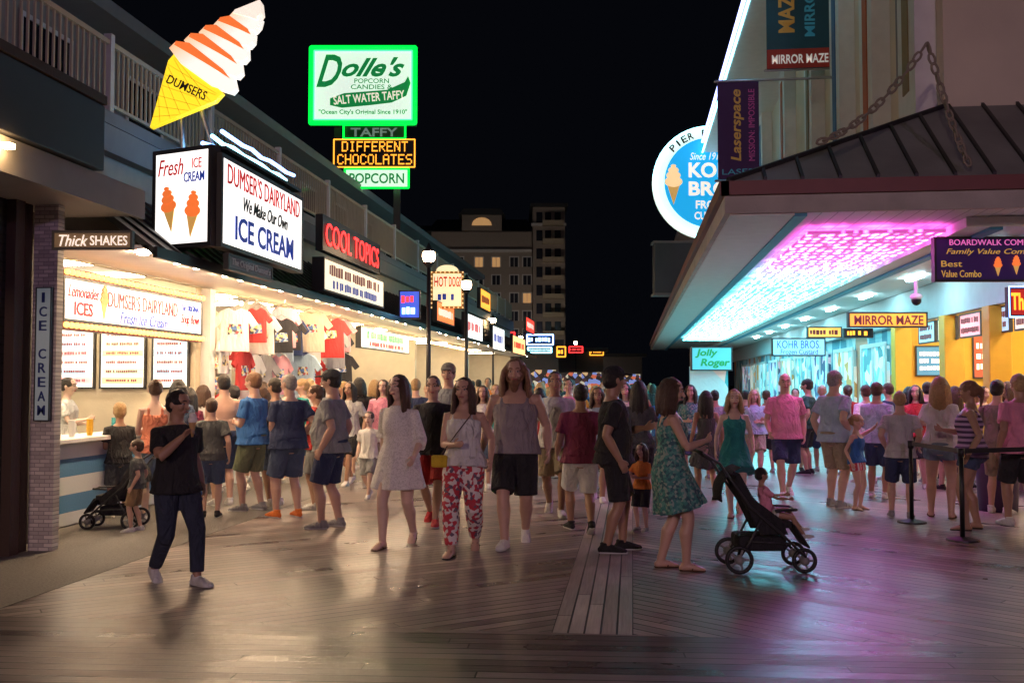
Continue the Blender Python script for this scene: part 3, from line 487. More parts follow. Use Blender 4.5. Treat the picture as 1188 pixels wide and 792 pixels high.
part('shop_header',mat('header_white',(.5,.6,.62),.5),rb,(6.0,6.2,13.4,Y1,3.0,3.69))
part('shop_back',patt('back_posters',[(.75,.5,.05),(.75,.5,.05),(.7,.45,.05),(.1,.3,.55),(.6,.1,.08),(.75,.5,.05)],.9,stretch=(1,1.2,.8)),rb,(9.4,9.5,13,24,0,3.69)); part('side_wall','yellow',rb,(6.2,9.4,23.8,24,0,3.69))
part('shop_floor','grey',rb,(6.2,9.4,13,24,0,.05)); part('shop_ceiling','white',rb,(6.2,9.4,13,24,3.6,3.68)); parts('ceiling_light','ceil',rb,(7,7.1,14,23,3.55,3.59),(8.4,8.5,14,23,3.55,3.59))
for i,(x,z,w_,h_,cc) in enumerate([(6.9,2.2,.9,.7,(.1,.35,.6)),(8.1,2.3,.8,1.0,(.6,.12,.05)),(7.6,1.2,.6,.7,(.8,.8,.75))]):
    t=sign('wall_poster','%s poster on the yellow wall under the canopy'%['blue','tall red','low white'][i],(x,23.76,z),0,w_,h_,.03,face=mat('poster%d'%i,cc,.6,emit=.15)); scrib(t,0,0,w_*.8,h_*.7,K['eCr'] if i<2 else K['eR'],y=-.02,rows=3)
for i,y in enumerate((15.5,17.6,20,23.6)):
    t=thing('yellow_column','yellow square column of the right shop front, %s from the right'%ordn[i],'column',(6.1,y,0),0,'yellow columns of the right shop front'); part('shaft','yellow',t,(-.18,.18,-.18,.18,.25,2.99),bev=.015); part('plinth','brown',t,(-.22,.22,-.22,.22,0,.25))
part('counter',mat('maroon_counter',(.15,.04,.05),.5),rb,(6.1,6.5,15.7,20,0,1.05))
for i in range(5): 
    t=sign('counter_menu','small lit menu panel over the right counter, %s from the right'%ordn[i],(6.15,16.3+i*1.35,2.75),R(-90),1.15,.45,.05,face=E('cmenu%d'%(i%3),[(1,.85,.6),(.5,.85,1),(1,.5,.5)][i%3],.7),cat='menu board',group='menu panels over the right counter'); scrib(t,0,0,.95,.35,K['eBr'],y=-.03,rows=2)
part('far_front',patt('far_front',[(.35,.6,.65),(.1,.3,.4),(.7,.75,.75),(.5,.65,.7),(.6,.3,.2)],1.6,stretch=(1,1,.6)),rb,(6.2,6.3,24.2,Y1,0,3.0))
for i in range(9):
    w=part('glass_door',patt('shop_glow_%d'%(i%3),[[(.5,.85,.9),(.1,.3,.35),(.8,.9,.9),(.2,.6,.7)],[(.8,.85,.7),(.5,.3,.1),(.3,.5,.5),(.9,.9,.8)],[(.25,.55,.8),(.05,.1,.2),(.7,.5,.6),(.6,.8,.9)]][i%3],3,emit=.5),rb,(6.1,6.19,25+i*3.6,27.4+i*3.6,.1,2.6)); part('door_frame','white',w,(6.05,6.1,24.9+i*3.6,25+i*3.6,0,2.7),(6.05,6.1,27.4+i*3.6,27.5+i*3.6,0,2.7),(6.05,6.1,26.15+i*3.6,26.25+i*3.6,0,2.6),(6.05,6.1,25+i*3.6,27.4+i*3.6,2.6,2.7))
for i in range(8): part('canopy_light','ceilc',rb,(5.25,5.35,15+i*4,15.9+i*4,3.64,3.69))
t,T,s=psign('combo_sign','purple value combo menu sign with pink lettering hung under the canopy at right',1082,275,1210,327,13.6,d=.1,face=E('purple_face',(.05,.015,.12),.12)); T("BOARDWALK COMBO'S",1100,278,1205,285,'nP'); T('Family Value Combo',1096,289,1200,297,'gold',shear=.3); T('Best',1090,303,1114,310,'gold'); T('Value Combo',1090,314,1136,322,'gold'); minicone(t,.1,-.1,.17,-.07); minicone(t,.35,-.08,.17,-.07)
t,T,s=psign('mirror_maze_sign','orange lit mirror maze sign beyond the queue under the canopy',983,362,1075,380,19,d=.1,face=E('amber_face',(1,.45,.05),.8)); T('MIRROR MAZE',990,366,1070,377,'eBr',bold=.02)
t,T,s=psign('exit_maze_sign','small amber sign hung left of the mirror maze sign',936,379,976,392,26,d=.1,face=E('amber_face2',(1,.5,.1),1)); T('',939,381,973,390,'eBr')
t,T,s=psign('small_ride_sign','little orange and black sign just below the mirror maze sign',978,381,1012,392,22,d=.1,face='black'); T('',982,382,1008,391,'nO')
t,T,s=psign('custard_sign','pale blue custard shop sign farther under the canopy',895,392,957,413,24,d=.1,face=E('paleblue',(.4,.75,.9),.5)); T('KOHR BROS.',901,395,951,404,mat('deep_blue_letter',(.01,.02,.15),.5).name and 'eB'); T('Frozen Custard',905,405,948,411,'eB')
t,T,s=psign('jolly_sign','teal rectangular sign with green lettering at the left end of the canopy',801,402,849,430,24,d=.15,face=E('tealface',(.1,.5,.55),.7)); T('Jolly',806,405,832,415,'eG',shear=.2,bold=.03); T('Roger',812,416,846,427,'eG',shear=.2,bold=.03)
t=thing('poster_pillar','turquoise poster covered pillar below the green lettered sign','pillar',P(822,445,24.3)); t.location.z=0; part('shaft',patt('posters',[(.05,.45,.5),(.5,.8,.8),(.1,.3,.5),(.8,.8,.7)],2.5,stretch=(1,1,.6),emit=.25),t,(-.45,.45,-.2,.2,.3,2.1)); part('plinth','dark',t,(-.5,.5,-.25,.25,0,.3))
t,T,s=psign('edge_neon_sign','red sign with blue neon edge cut by the right edge of the photo',1168,333,1215,368,13.2,d=.1,face=E('red_face',(.6,.03,.02),.6)); T('The',1171,340,1192,360,'nO',bold=.02); neon(t,rect(47*s,35*s,-.07),.008,'nB',closed=True)
d=36; c=P(822,213,d); t=thing('round_sign','big round turquoise custard sign with a glowing cyan rim above the canopy','sign',c,YAW); s=d/F; r=65*s
def disc(r,n=48): return [(r*math.cos(2*math.pi*i/n),r*math.sin(2*math.pi*i/n)) for i in range(n)]
mb=MB(); mb.prism(disc(r),-.15,.15); mb.build('rim',E('rim_white',(.85,1,.85),.85),t); mb=MB(); mb.prism(disc(r*.8),-.19,-.151); mb.build('face',K['eT'],t)
neon(t,[(x,-.2,z) for x,z in disc(r*.99)],.05,'nC',closed=True)
for i,chh in enumerate('PIER ENTRANCE'):
    a=R(136-i*8.2)
    if chh!=' ': text(t,chh,r*.895*math.cos(a),r*.895*math.sin(a),.2 if chh!='I' else .07,.26,K['blk'],y=-.16,rot=a-R(90),bold=.02)
text(t,'Since 1919',-.1,.95,1.2,.26,K['eCr'],y=-.2,shear=.3); text(t,'KOHR',.25,.45,2.0,.55,K['eCr'],y=-.2,bold=.03); text(t,'BROS.',.25,-.22,2.0,.52,K['eCr'],y=-.2,bold=.03); text(t,'FROZEN',.2,-.8,1.4,.3,K['eCr'],y=-.2,bold=.02); text(t,'CUSTARD',.1,-1.2,1.3,.28,K['eCr'],y=-.2,bold=.02); minicone(t,-1.3,-.05,.95,-.2,cm=E('pale_custard',(1,.62,.3),.9))
part('post','dark',t,(-.1,.1,.16,.4,-(c.z-4.4),-r*.9))
c=P(782,312,32); t=thing('roof_box_sign','dark box sign on the canopy edge under the round sign','sign',c,YAW); part('cabinet',mat('slate',(.08,.1,.11),.6),t,(-.65,.65,-.3,.3,-.8,.8)); parts('trim','grey',t,(-.7,.7,-.33,.33,.8,.87),(-.7,.7,-.33,.33,-.87,-.8))
def banner(name,label,x0,y0,x1,y1,d,m,k=1,arm=.35):
    c=P((x0+x1)/2,(y0+y1)/2,d); s=d/F; t=thing(name,label,'banner',c,0); w,h=(x1-x0)*s,(y1-y0)*s; part('cloth',m,t,(-w/2,w/2,-.02,.02,-h/2,h/2))
    for z in (h/2+.03,-h/2-.03): mb=MB(); mb.tube([(-w/2-.05,0,z),(w/2+arm,0,z)],.025*k); mb.build('rod',K['steel'],t)
    return t,w,h
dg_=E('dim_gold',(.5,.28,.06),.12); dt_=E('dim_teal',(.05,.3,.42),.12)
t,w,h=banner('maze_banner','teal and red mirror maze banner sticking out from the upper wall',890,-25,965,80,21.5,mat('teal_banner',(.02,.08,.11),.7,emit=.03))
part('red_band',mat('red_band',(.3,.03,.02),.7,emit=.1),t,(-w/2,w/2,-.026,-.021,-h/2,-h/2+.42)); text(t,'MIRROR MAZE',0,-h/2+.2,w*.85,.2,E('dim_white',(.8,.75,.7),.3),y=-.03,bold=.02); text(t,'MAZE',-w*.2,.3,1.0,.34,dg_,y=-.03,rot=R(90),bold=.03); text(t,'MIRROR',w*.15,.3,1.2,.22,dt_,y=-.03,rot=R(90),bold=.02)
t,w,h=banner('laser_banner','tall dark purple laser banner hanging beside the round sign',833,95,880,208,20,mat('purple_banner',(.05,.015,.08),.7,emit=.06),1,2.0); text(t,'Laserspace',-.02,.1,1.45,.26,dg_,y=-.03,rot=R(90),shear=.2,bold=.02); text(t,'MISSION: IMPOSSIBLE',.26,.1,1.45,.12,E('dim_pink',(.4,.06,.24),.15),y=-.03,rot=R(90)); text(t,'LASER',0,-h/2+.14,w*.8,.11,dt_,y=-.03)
def chain(a,b,label,sag=.35):
    a=V(a);b=V(b); n=max(6,int((b-a).length/.11)); mb=MB()
    for i in range(n):
        f=(i+.5)/n; p=a.lerp(b,f)+V((0,0,-sag*4*f*(1-f))); f2=f+.01; p2=a.lerp(b,f2)+V((0,0,-sag*4*f2*(1-f2))); tg=(p2-p).normalized(); sd=tg.cross(V((0,1,0))) if i%3 else V((0,1,0)); sd=(sd-tg*sd.dot(tg)).normalized()
        pts=[p+tg*(.075*math.cos(q))+sd*(.036*math.sin(q)) for q in [k*math.pi/4 for k in range(8)]]
        for k in range(8): mb.tube([pts[k],pts[(k+1)%8]],.016,n=5)
    tag(mb.build('support_chain',mat('rusty_chain',(.28,.24,.19),.6,0),sm=True),label,'chain','chains holding up the canopy')
chain(P(1075,50,12.2),P(950,165,12.0),'long rusty chain running down left from the upper wall to the canopy',.2); chain(P(1076,50,12.2),P(1124,190,11.9),'short rusty chain running down right from the upper wall to the canopy',.1)
t=thing('security_camera','small white dome camera under the canopy above the queue','camera',P(1063,348,16)); mb=MB(); mb.tube([(0,0,.05),(0,0,.3)],.03); mb.ell((0,0,.05),.1,.1,.06); mb.build('mount',K['white'],t,sm=True); mb=MB(); mb.ell((0,0,0),.08,.08,.09); mb.build('dome',K['black'],t,sm=True)
st=[]
for i,(px,py,l) in enumerate([(1058,606,'black queue post left of the shorts wearing child, holding the belt'),(1117,627,'black queue post nearest the camera in front of the striped top')]):
    p=G(px,py); t=thing('queue_post',l,'queue post',p,0,'black queue posts'); mb=MB(); mb.tube([(0,0,0),(0,0,.02),(0,0,.045)],[.17,.165,.05],n=24,flat=True); mb.build('base',K['black'],t,sm=False)
    mb=MB(); mb.tube([(0,0,.04),(0,0,.95)],.025,n=14,flat=True); mb.build('post',K['black'],t,sm=True); mb=MB(); mb.tube([(0,0,.9),(0,0,.99)],.035,n=14,flat=True); mb.build('cap',K['black'],t,sm=True); st.append(p)
mb=MB(); a,b_=st[0]+V((0,0,.93)),st[1]+V((0,0,.93)); mb.slab([a,b_,b_+V((0,0,.05)),a+V((0,0,.05))],(.004,0,0)); tag(mb.build('queue_belt',K['dark']),'black belt stretched between the two queue posts','belt')
c2=st[1]+V((2.2,1.2,.93)); mb=MB(); a=st[1]+V((0,0,.93)); mb.slab([a,c2,c2+V((0,0,.05)),a+V((0,0,.05))],(.004,0,0)); tag(mb.build('queue_belt',K['dark']),'black belt running right from the nearest queue post out of the photo','belt')
p=G(1158,592); t=thing('rubbish_bin','dark purple round bin behind the striped top woman','bin',p); mb=MB(); mb.tube([(0,0,0),(0,0,.85)],[.24,.28],n=20,flat=True); mb.build('bin_body',mat('bin_purple',(.06,.03,.09),.5),t,sm=True); mb=MB(); mb.tube([(0,0,.85),(0,0,.95)],[.29,.2],n=20,flat=True); mb.build('lid',K['black'],t,sm=True)
# ---------- people
SK={'fair':mat('skin_fair',(.56,.35,.26),.42,var=.12,vs=14),'pale':mat('skin_pale',(.66,.46,.37),.42,var=.12,vs=14),'tan':mat('skin_tan',(.4,.23,.15),.42,var=.12,vs=14),'brown':mat('skin_brown',(.15,.075,.05),.4,var=.08)}
eyeW=mat('eye_white',(.5,.48,.46),.2); eyeD=mat('eye_dark',(.02,.015,.01),.1); lip=mat('lip',(.4,.12,.11),.4)
def cl(name,col): return mat('cloth_'+name,col,.85,bump=1,bs=7,var=.25,vs=9,bst=(1.6,1.6,.8),bd=.07,dist=1.2)
def hm(name,col): return mat('hair_'+name,col,.45,bump=1,bs=40,var=.5,vs=40,bst=(3,3,.5))
HB=hm('brown',(.07,.035,.02)); HD=hm('dark',(.016,.012,.01)); HL=hm('blonde',(.42,.27,.12)); HG=hm('grey',(.3,.29,.28)); HR=hm('auburn',(.22,.11,.055))
PM=[(.80,.07,.07,0),(.86,.13,.11,-.01),(.93,.165,.125,-.015),(1.0,.158,.118,-.005),(1.08,.148,.112,0),(1.18,.152,.118,.005),(1.28,.168,.125,.005),(1.36,.170,.115,0),(1.41,.145,.092,-.008),(1.45,.10,.072,-.015),(1.485,.062,.058,-.015),(1.50,.056,.054,-.014)]
PF=[(.80,.07,.07,0),(.86,.145,.12,-.015),(.92,.175,.132,-.018),(1.0,.155,.115,-.008),(1.08,.128,.1,0),(1.16,.13,.102,.004),(1.24,.142,.122,.014),(1.30,.146,.126,.014),(1.36,.142,.104,.004),(1.41,.122,.082,-.006),(1.45,.08,.062,-.012),(1.50,.05,.048,-.012)]
HP={'d':(.255,.02,.90),'f':(.24,.2,.95),'b':(.25,-.17,.93),'c':(.04,.24,1.12),'m':(.09,.25,1.36),'p':(.1,.32,1.18),'s':(.2,.4,1.05),'k':(.2,.03,1.0),'u':(.18,.3,1.6),'x':(-.1,.18,1.16),'h':(.1,.12,1.68)}
FP={'s':((-.1,0,0,0),(.1,0,0,0)),'w':((-.07,.25,0,0),(.07,-.24,.04,28)),'v':((-.07,-.24,.04,28),(.07,.25,0,0)),'a':((-.13,.06,0,0),(.11,-.05,0,0)),'W':((-.07,.32,0,0),(.07,-.3,.05,35))}
def ik(a,b,l1,l2,pole):
    d=b-a; L=d.length
    if L>(l1+l2)*.995: b=a+d*((l1+l2)*.995/L); d=b-a; L=d.length
    x=(l1*l1-l2*l2+L*L)/(2*L); h=math.sqrt(max(l1*l1-x*x,1e-6)); u=d/L; p=(pole-u*pole.dot(u)).normalized()
    return a+u*x+p*h,b
SHS=mat('shoe_sole',(.6,.6,.58),.6)
def person(px,py,top,h,label,sx='m',fat=1.,belly=0,skin=None,hair='short',hc=None,tp=('tee',None),bt=('shorts',None),shoe=('sneaker','white'),hands='dd',feet='s',lean=0,hy=0,hp=0,ch=False,loc=None,H=None,hipz=None,beard=None,group=None,curl=(.5,.5),hem=None,cap=None):
    p0=V(loc) if loc else G(px,py); dep=(p0-cam0).dot(fw); skin=skin or random.choice(['fair','fair','pale','tan','tan'])
    if H is None: H=P(px,top,dep).z
    hs=1.24 if ch else 1.07; sz=H/(1.50+.25*hs); near=dep<12.5; mid=dep<19
    vx=.0075 if near else (.011 if mid else .018); vc=.010 if near else (.013 if mid else .02)
    t=thing('person',label,'person',p0,R(h),group); hc=hc or HB
    fem=sx=='f'; PR=PF if fem else PM; am=(.86 if fem else 1.08)*(fat**.5); lmul=(fat**.6)*(1.02 if fem else 1)
    ft=FP[feet] if isinstance(feet,str) else feet
    if hipz is None: hz=min(.08+f[2]+math.sqrt(max(.845**2-f[1]**2-(abs(f[0])-.09)**2,.1)) for f in ft)
    else: hz=hipz
    T=V((0,math.sin(R(lean)),math.cos(R(lean))))
    def spn(z): return V((0,0,z-.93+hz)) if z<.93 else V((0,0,hz))+T*(z-.93)
    def prof(z):
        for a,b in zip(PR,PR[1:]):
            if a[0]<=z<=b[0]:
                f=(z-a[0])/(b[0]-a[0]); r=[a[i]*(1-f)+b[i]*f for i in (1,2,3)]; break
        else: r=list(PR[0][1:]) if z<PR[0][0] else list(PR[-1][1:])
        k=fat if z<1.3 else 1+(fat-1)*.5; bb=belly*math.exp(-((z-1.08)/.12)**2)
        return r[0]*k+bb*.4,r[1]*k+bb*.7,r[2]+bb*.6
    def torso(mb,z0,z1,e=0,n=20,fl=True):
        zs=sorted({z0,z1}|{a[0] for a in PR if z0<a[0]<z1}); pts=[];rd=[]
        for z in zs:
            w,d,y=prof(z); q=e if not callable(e) else e(z); pts.append(spn(z)+V((0,y,0))); rd.append((w+q,d+q))
        mb.tube(pts,rd,side=(1,0,0),n=n,flat=fl)
    sw=.155 if fem else .182
    sw*=1+(fat-1)*.3
    sh=[spn(1.39)+V((s*sw,-.005,0)) for s in (-1,1)]; hip=[V((s*.09,0,hz-.01)) for s in (-1,1)]
    kn=[];an=[]
    for i in (0,1):
        f=ft[i]; k_,a_=ik(hip[i],V((f[0],f[1],.08+f[2])),.44,.41,V(((.15 if i else -.15),1,.05))); kn.append(k_); an.append(a_)
    el=[];wr=[]
    for i,s in enumerate((-1,1)):
        hh=HP[hands[i]] if isinstance(hands[i],str) else hands[i]; dz=hz-.93
        e_,w_=ik(sh[i],V((s*hh[0],hh[1],hh[2]+dz)),.29,.26,V((s*(.9 if hh[1]>.1 and hh[2]>1 else .35),-1,-.5))); el.append(e_); wr.append(w_)
    mb=MB(); torso(mb,.8,1.50,0)
    nk=spn(1.49)+V((0,-.012,0)); hcn=spn(1.50)+V((0,.012+.02*(lean/20),.135*hs)); mb.tube([spn(1.43)+V((0,-.015,0)),nk,hcn+V((0,-.015,-.05))],[.066*am,.056*am,.054*am],n=14)
    HM=M.Rotation(R(hy),3,'Z')@M.Rotation(R(-hp),3,'X'); hp_=lambda x,y,z:hcn+HM@V((x*hs,y*hs,z*hs))
    zs=[(-.112,.02,.022,.04),(-.1,.034,.036,.034),(-.075,.05,.062,.02),(-.05,.06,.08,.01),(-.02,.069,.091,.003),(.01,.071,.088,-.001),(.045,.075,.096,-.003),(.075,.068,.086,-.005),(.097,.05,.064,-.006),(.112,.022,.03,-.006)]
    mb.tube([hp_(0,a[3],a[0]) for a in zs],[(a[1]*hs,a[2]*hs) for a in zs],side=HM@V((1,0,0)),n=18)
    mb.tube([hp_(0,.086,.018),hp_(0,.104,-.018),hp_(0,.110,-.032)],[.009*hs,.012*hs,.017*hs],n=8)
    mb.tube([hp_(-.048,.078,.03),hp_(0,.094,.028),hp_(.048,.078,.03)],.012*hs,n=8)
    mb.ell(hp_(0,.082,-.062),.024*hs,.016*hs,.012*hs,mt=HM)
    for s in (-1,1): mb.ell(hp_(s*.076,-.006,-.008),.011*hs,.018*hs,.031*hs,10,8,mt=HM); mb.ell(hp_(s*.038,.064,-.032),.022*hs,.021*hs,.02*hs,mt=HM)
    hd=[]
    for i,s in enumerate((-1,1)):
        a,e_,w_=sh[i],el[i],wr[i]; b1=a.lerp(e_,.4); b2=e_.lerp(w_,.3); b3=e_.lerp(w_,.7)
        mb.tube([spn(1.395)+V((s*sw*.6,-.005,0)),a,b1,e_.lerp(a,.1),e_,b2,b3,w_],[.046*am,.053*am,.047*am,.039*am,.037*am,.041*am,.033*am,(.027*am,.022*am)],n=12)
        dh=(w_-e_).normalized(); Tt=V((-s*.15,.6,.8)); Tt=(Tt-dh*Tt.dot(dh)).normalized(); pn=V((-s,0,-.2)); pn=(pn-dh*pn.dot(dh)-Tt*pn.dot(Tt)); pn=pn.normalized() if pn.length>.05 else dh.cross(Tt)
        g=.92*(.9 if fem else 1.05)*(1.05 if ch else 1); kc=w_+dh*.09*g; mb.tube([w_,w_+dh*.03*g,kc],[(.026,.019),(.038*g,.017),(.040*g,.014)],side=Tt,n=12)
        cu=curl[i]
        if mid:
            for k_,(o_,L_) in enumerate([(.03,.072),(.011,.082),(-.009,.077),(-.028,.06)]):
                q0=kc+Tt*o_*g-dh*.008; d1=dh*math.cos(cu*.7)+pn*math.sin(cu*.7); d2=dh*math.cos(cu*1.7)+pn*math.sin(cu*1.7); d3=dh*math.cos(cu*2.4)+pn*math.sin(cu*2.4)
                q1=q0+d1*L_*.5*g; q2=q1+d2*L_*.3*g; mb.tube([q0,q1,q2,q2+d3*L_*.2*g],[.0098,.0092,.0085,.007],n=8)
            q0=w_+dh*.028*g+Tt*.026; mb.tube([q0,q0+dh*.03+Tt*.026+pn*.006,q0+dh*.058+Tt*.03+pn*.018],[.0135,.011,.0085],n=8)
        else: mb.tube([kc,kc+dh*.04+pn*.015,kc+dh*.07+pn*.04],[(.035,.012),(.03,.011),(.02,.009)],side=Tt,n=8)
        hd.append(kc+pn*.03)
        a,k_,n_=hip[i],kn[i],an[i]
        bk_=V((0,-.018,0))
        mb.tube([a,a.lerp(k_,.3),a.lerp(k_,.7),k_,k_.lerp(n_,.15),k_.lerp(n_,.35)+bk_,k_.lerp(n_,.7)+bk_*.3,n_],[.092*lmul,.086*lmul,.067*lmul,.055*lmul,.052*lmul,.058*lmul,.041*lmul,.035*lmul],n=14)
    def footf(i):
        f=ft[i]; ps=R(f[3]); yw=R(-8 if i else 8); n_=an[i]
        def fl(x,y,z):
            z=z-.08; y2=y*math.cos(ps)+z*math.sin(ps); z2=-y*math.sin(ps)+z*math.cos(ps)
            return n_+V((x*math.cos(yw)-y2*math.sin(yw),x*math.sin(yw)+y2*math.cos(yw),z2))
        return fl
    for i in (0,1):
        fl=footf(i); mb.tube([fl(0,-.045,.032),fl(0,0,.045),fl(0,.07,.036),fl(0,.13,.022),fl(0,.165,.016)],[(.03,.03),(.036,.042),(.042,.032),(.044,.02),(.034,.013)],side=(1,0,0),n=12)
        mb.tube([an[i]+V((0,0,.03)),fl(0,-.01,.04)],.034*lmul,n=10)
    mb.build('body',SK[skin],t,S=sz,rem=vx,it=3)
    if mid:
        for s in (-1,1):
            m_=MB(); c_=hp_(s*.031,.080,.006); m_.ell(c_,.014*hs,.009*hs,.0075*hs,10,8,mt=HM,m=0); m_.ell(hp_(s*.031,.0855,.006),.0068*hs,.005*hs,.0065*hs,8,6,mt=HM,m=1); m_.build('eye',[eyeW,eyeD],t,S=sz,sm=True)
            m_=MB(); m_.tube([hp_(s*.015,.1,.03),hp_(s*.033,.095,.036),hp_(s*.05,.08,.03)],.0048*hs,n=6); m_.build('eyebrow',hc if hair!='bald' else HB,t,S=sz,sm=True)
        m_=MB(); m_.tube([hp_(-.024,.088,-.061),hp_(0,.099,-.06),hp_(.024,.088,-.061)],(.0065*hs),n=8); m_.build('mouth',lip,t,S=sz,sm=True)
    if hair!='bald':
        m_=MB(); k_=.94 if hair=='buzz' else 1; kx=1.12 if hair=='wild' else k_
        m_.ell(hp_(0,-.018 if hair=='wild' else -.012,.034 if hair=='wild' else .032),.083*hs*kx,.103*hs*k_,.092*hs*k_,20,12,mt=HM,jit=.0 if hair=='buzz' else .04)
        if hair in('short','buzz'): m_.ell(hp_(0,-.035,-.015),.078*hs*k_,.078*hs*k_,.075*hs*k_,16,10,mt=HM)
        if hair in('long','bob','wild'):
            L=.34 if hair!='bob' else .17; N=17; A0=118 if hair=='wild' else 122
            for j in range(N):
                a=R(-A0+2*A0*j/(N-1)); u,v=math.sin(a),-math.cos(a); jj=random.uniform(.92,1.08)*(1.28 if hair=='wild' else 1)
                m_.tube([hp_(u*.055,v*.06-.01,.075),hp_(u*.083*jj,v*.098-.012,.01),hp_(u*.096*jj,v*.103-.012,-.07),hp_(u*.1*jj+random.uniform(-.015,.015),v*.10-.012,-.09-L*.35),hp_(u*.095*jj+random.uniform(-.02,.02),v*.085-.02,-.09-L*.7*random.uniform(.8,1.15))],[.02*hs,.024*hs,.023*hs,.02*hs,.01*hs],n=8)
        if hair=='bun': m_.ell(hp_(0,-.1,.085),.042,.042,.04,jit=.06)
        if hair=='pony': m_.tube([hp_(0,-.1,.05),hp_(0,-.14,.02),hp_(0,-.135,-.08),hp_(0,-.12,-.17)],[.025,.03,.026,.01],n=8)
        if hair in('bun','pony'): m_.ell(hp_(0,-.035,-.005),.078*hs,.078*hs,.07*hs,16,10,mt=HM)
        m_.build('hair',hc,t,S=sz,rem=max(.008,vx),it=2)
    if beard:
        m_=MB(); m_.ell(hp_(0,.062,-.092),.052,.05,.05,mt=HM,jit=.06); m_.ell(hp_(0,.06,-.13),.04,.035,.05,mt=HM,jit=.08)
        for s in (-1,1): m_.tube([hp_(s*.07,.02,-.02),hp_(s*.062,.045,-.065),hp_(s*.03,.07,-.095)],.016)
        m_.build('beard',beard,t,S=sz,rem=.008,it=2)
    if cap:
        m_=MB(); m_.ell(hp_(0,-.006,.052),.086*hs,.106*hs,.078*hs,18,10,mt=HM); m_.ell(hp_(0,.12,.05),.068*hs,.07*hs,.009*hs,16,8,mt=HM@M.Rotation(R(-8),3,'X')); m_.build('cap',cap,t,S=sz,rem=.008,it=2)
    k_,tm=tp
    if tm:
        m_=MB()
        if k_ in('tee','long','polo','loose'):
            z0=hem or (.85 if not fem else .88); torso(m_,.93 if z0<.93 else z0,1.45,lambda z:.013+(.03*max(0,1.2-z)/.3 if k_!='long' else .01))
            if z0<.93:
                w,d,y=prof(.95); fl=.03+(.05 if k_=='loose' else 0); m_.tube([spn(.96)+V((0,y,0)),spn((z0+.93)/2),spn(z0)],[(w+.03,d+.03),(w+.035+fl*.4,d+.036+fl*.4),(w+.03+fl,d+.034+fl)],side=(1,0,0),n=28,flat=True,fold=(9,[.01,.025,.045]))
            for i,s in enumerate((-1,1)):
                a,e_,w_=sh[i],el[i],wr[i]; st_=spn(1.395)+V((s*sw*.5,-.005,0)); a=a.lerp(e_,.04)
                if k_=='long': m_.tube([st_,a,a.lerp(e_,.5),e_,e_.lerp(w_,.5),w_],[.057*am,.062*am,.057*am,.052*am,.046*am,.04*am],n=14,flat=True)
                elif k_=='loose': m_.tube([st_,a,a.lerp(e_,.5),e_,e_.lerp(w_,.3)],[.057*am,.063*am,.066*am,.075*am,.085*am],n=16,flat=True,fold=(5,[0,0,.04,.06,.08]))
                else: m_.tube([st_,a,a.lerp(e_,.35),a.lerp(e_,.68)],[.055*am,.062*am,.061*am,.064*am+.006],n=16,flat=True,fold=(5,[0,0,.02,.04]))
            if k_=='polo': m_.tube([nk+V((0,.0,-.035)),nk+V((0,.005,.0))],[.085,.07],n=16,flat=True)
        elif k_ in('tank','dress','crop'):
            z0=1.0 if k_=='dress' else (hem or .88); torso(m_,max(z0,.93),1.345,lambda z:.011+.02*max(0,1.15-z)/.3)
            if z0<.93: w,d,y=prof(.95); m_.tube([spn(.96)+V((0,y,0)),spn(z0)],[(w+.028,d+.028),(w+.045,d+.048)],side=(1,0,0),n=24,flat=True,fold=(9,[0,.03]))
            for s in (-1,1):
                w,d,y=prof(1.34); m_.tube([spn(1.32)+V((s*w*.55,d+y-.008,0)),spn(1.39)+V((s*w*.55,.073,0)),spn(1.44)+V((s*w*.56,.0,0)),spn(1.39)+V((s*w*.55,-.085,0)),spn(1.32)+V((s*w*.55,-d+y+.006,0))],[(.034,.016)]*5 if not fem else [(.02,.013)]*5,side=(1,0,0),n=10)
            if k_=='dress':
                zh=hem or .55; ym=(kn[0].y+kn[1].y)/2; yr=max(.17,abs(kn[0].y-kn[1].y)/2+.1); pf=prof(1.04)
                m_.tube([spn(1.04)+V((0,pf[2],0)),spn(.93)+V((0,-.01,0)),V((0,ym*.5-.01,(.93+zh)/2*hz/.93)),V((0,ym-.01,zh))],[(pf[0]+.018,pf[1]+.018),(.195*fat,.155*fat),(.225*fat,.18*fat),(.27*fat,yr+.07)],side=(1,0,0),n=48,flat=True,fold=(11,[0,.012,.04,.07]))
        m_.build('dress' if k_=='dress' else {'tank':'tank_top','crop':'tank_top'}.get(k_,'shirt'),tm,t,S=sz,rem=vc,it=3)
    k_,bm=bt
    if bm:
        m_=MB(); torso(m_,.82,1.0,.017)
        for i,s in enumerate((-1,1)):
            a,kk,n_=hip[i],kn[i],an[i]
            if k_=='pants': m_.tube([a,a.lerp(kk,.3),a.lerp(kk,.7),kk,kk.lerp(n_,.4),kk.lerp(n_,.9)],[.108*lmul,.103*lmul,.085*lmul,.075*lmul,.072,.066],n=18,flat=True,fold=(4,[0,0,.02,.04,.03,.05]))
            elif k_=='leggings': m_.tube([a,a.lerp(kk,.3),a.lerp(kk,.7),kk,kk.lerp(n_,.35)+V((0,-.018,0)),kk.lerp(n_,.92)],[.104*lmul,.102*lmul,.086*lmul,.074*lmul,.076*lmul,.062],n=18,flat=True)
            else:
                f=.95 if k_=='shorts' else .42; m_.tube([a,a.lerp(kk,f*.4),a.lerp(kk,f*.75),a.lerp(kk,f)],[.108*lmul,.107*lmul,.1*lmul,.098*lmul] if k_=='shorts' else [.106*lmul,.104*lmul,.102*lmul,.1*lmul],n=20,flat=True,fold=(5,[0,0,.02,.045]))
        m_.build('shorts' if 'short' in k_ else 'trousers',bm,t,S=sz,rem=vc,it=3)
    kk,sc_=shoe
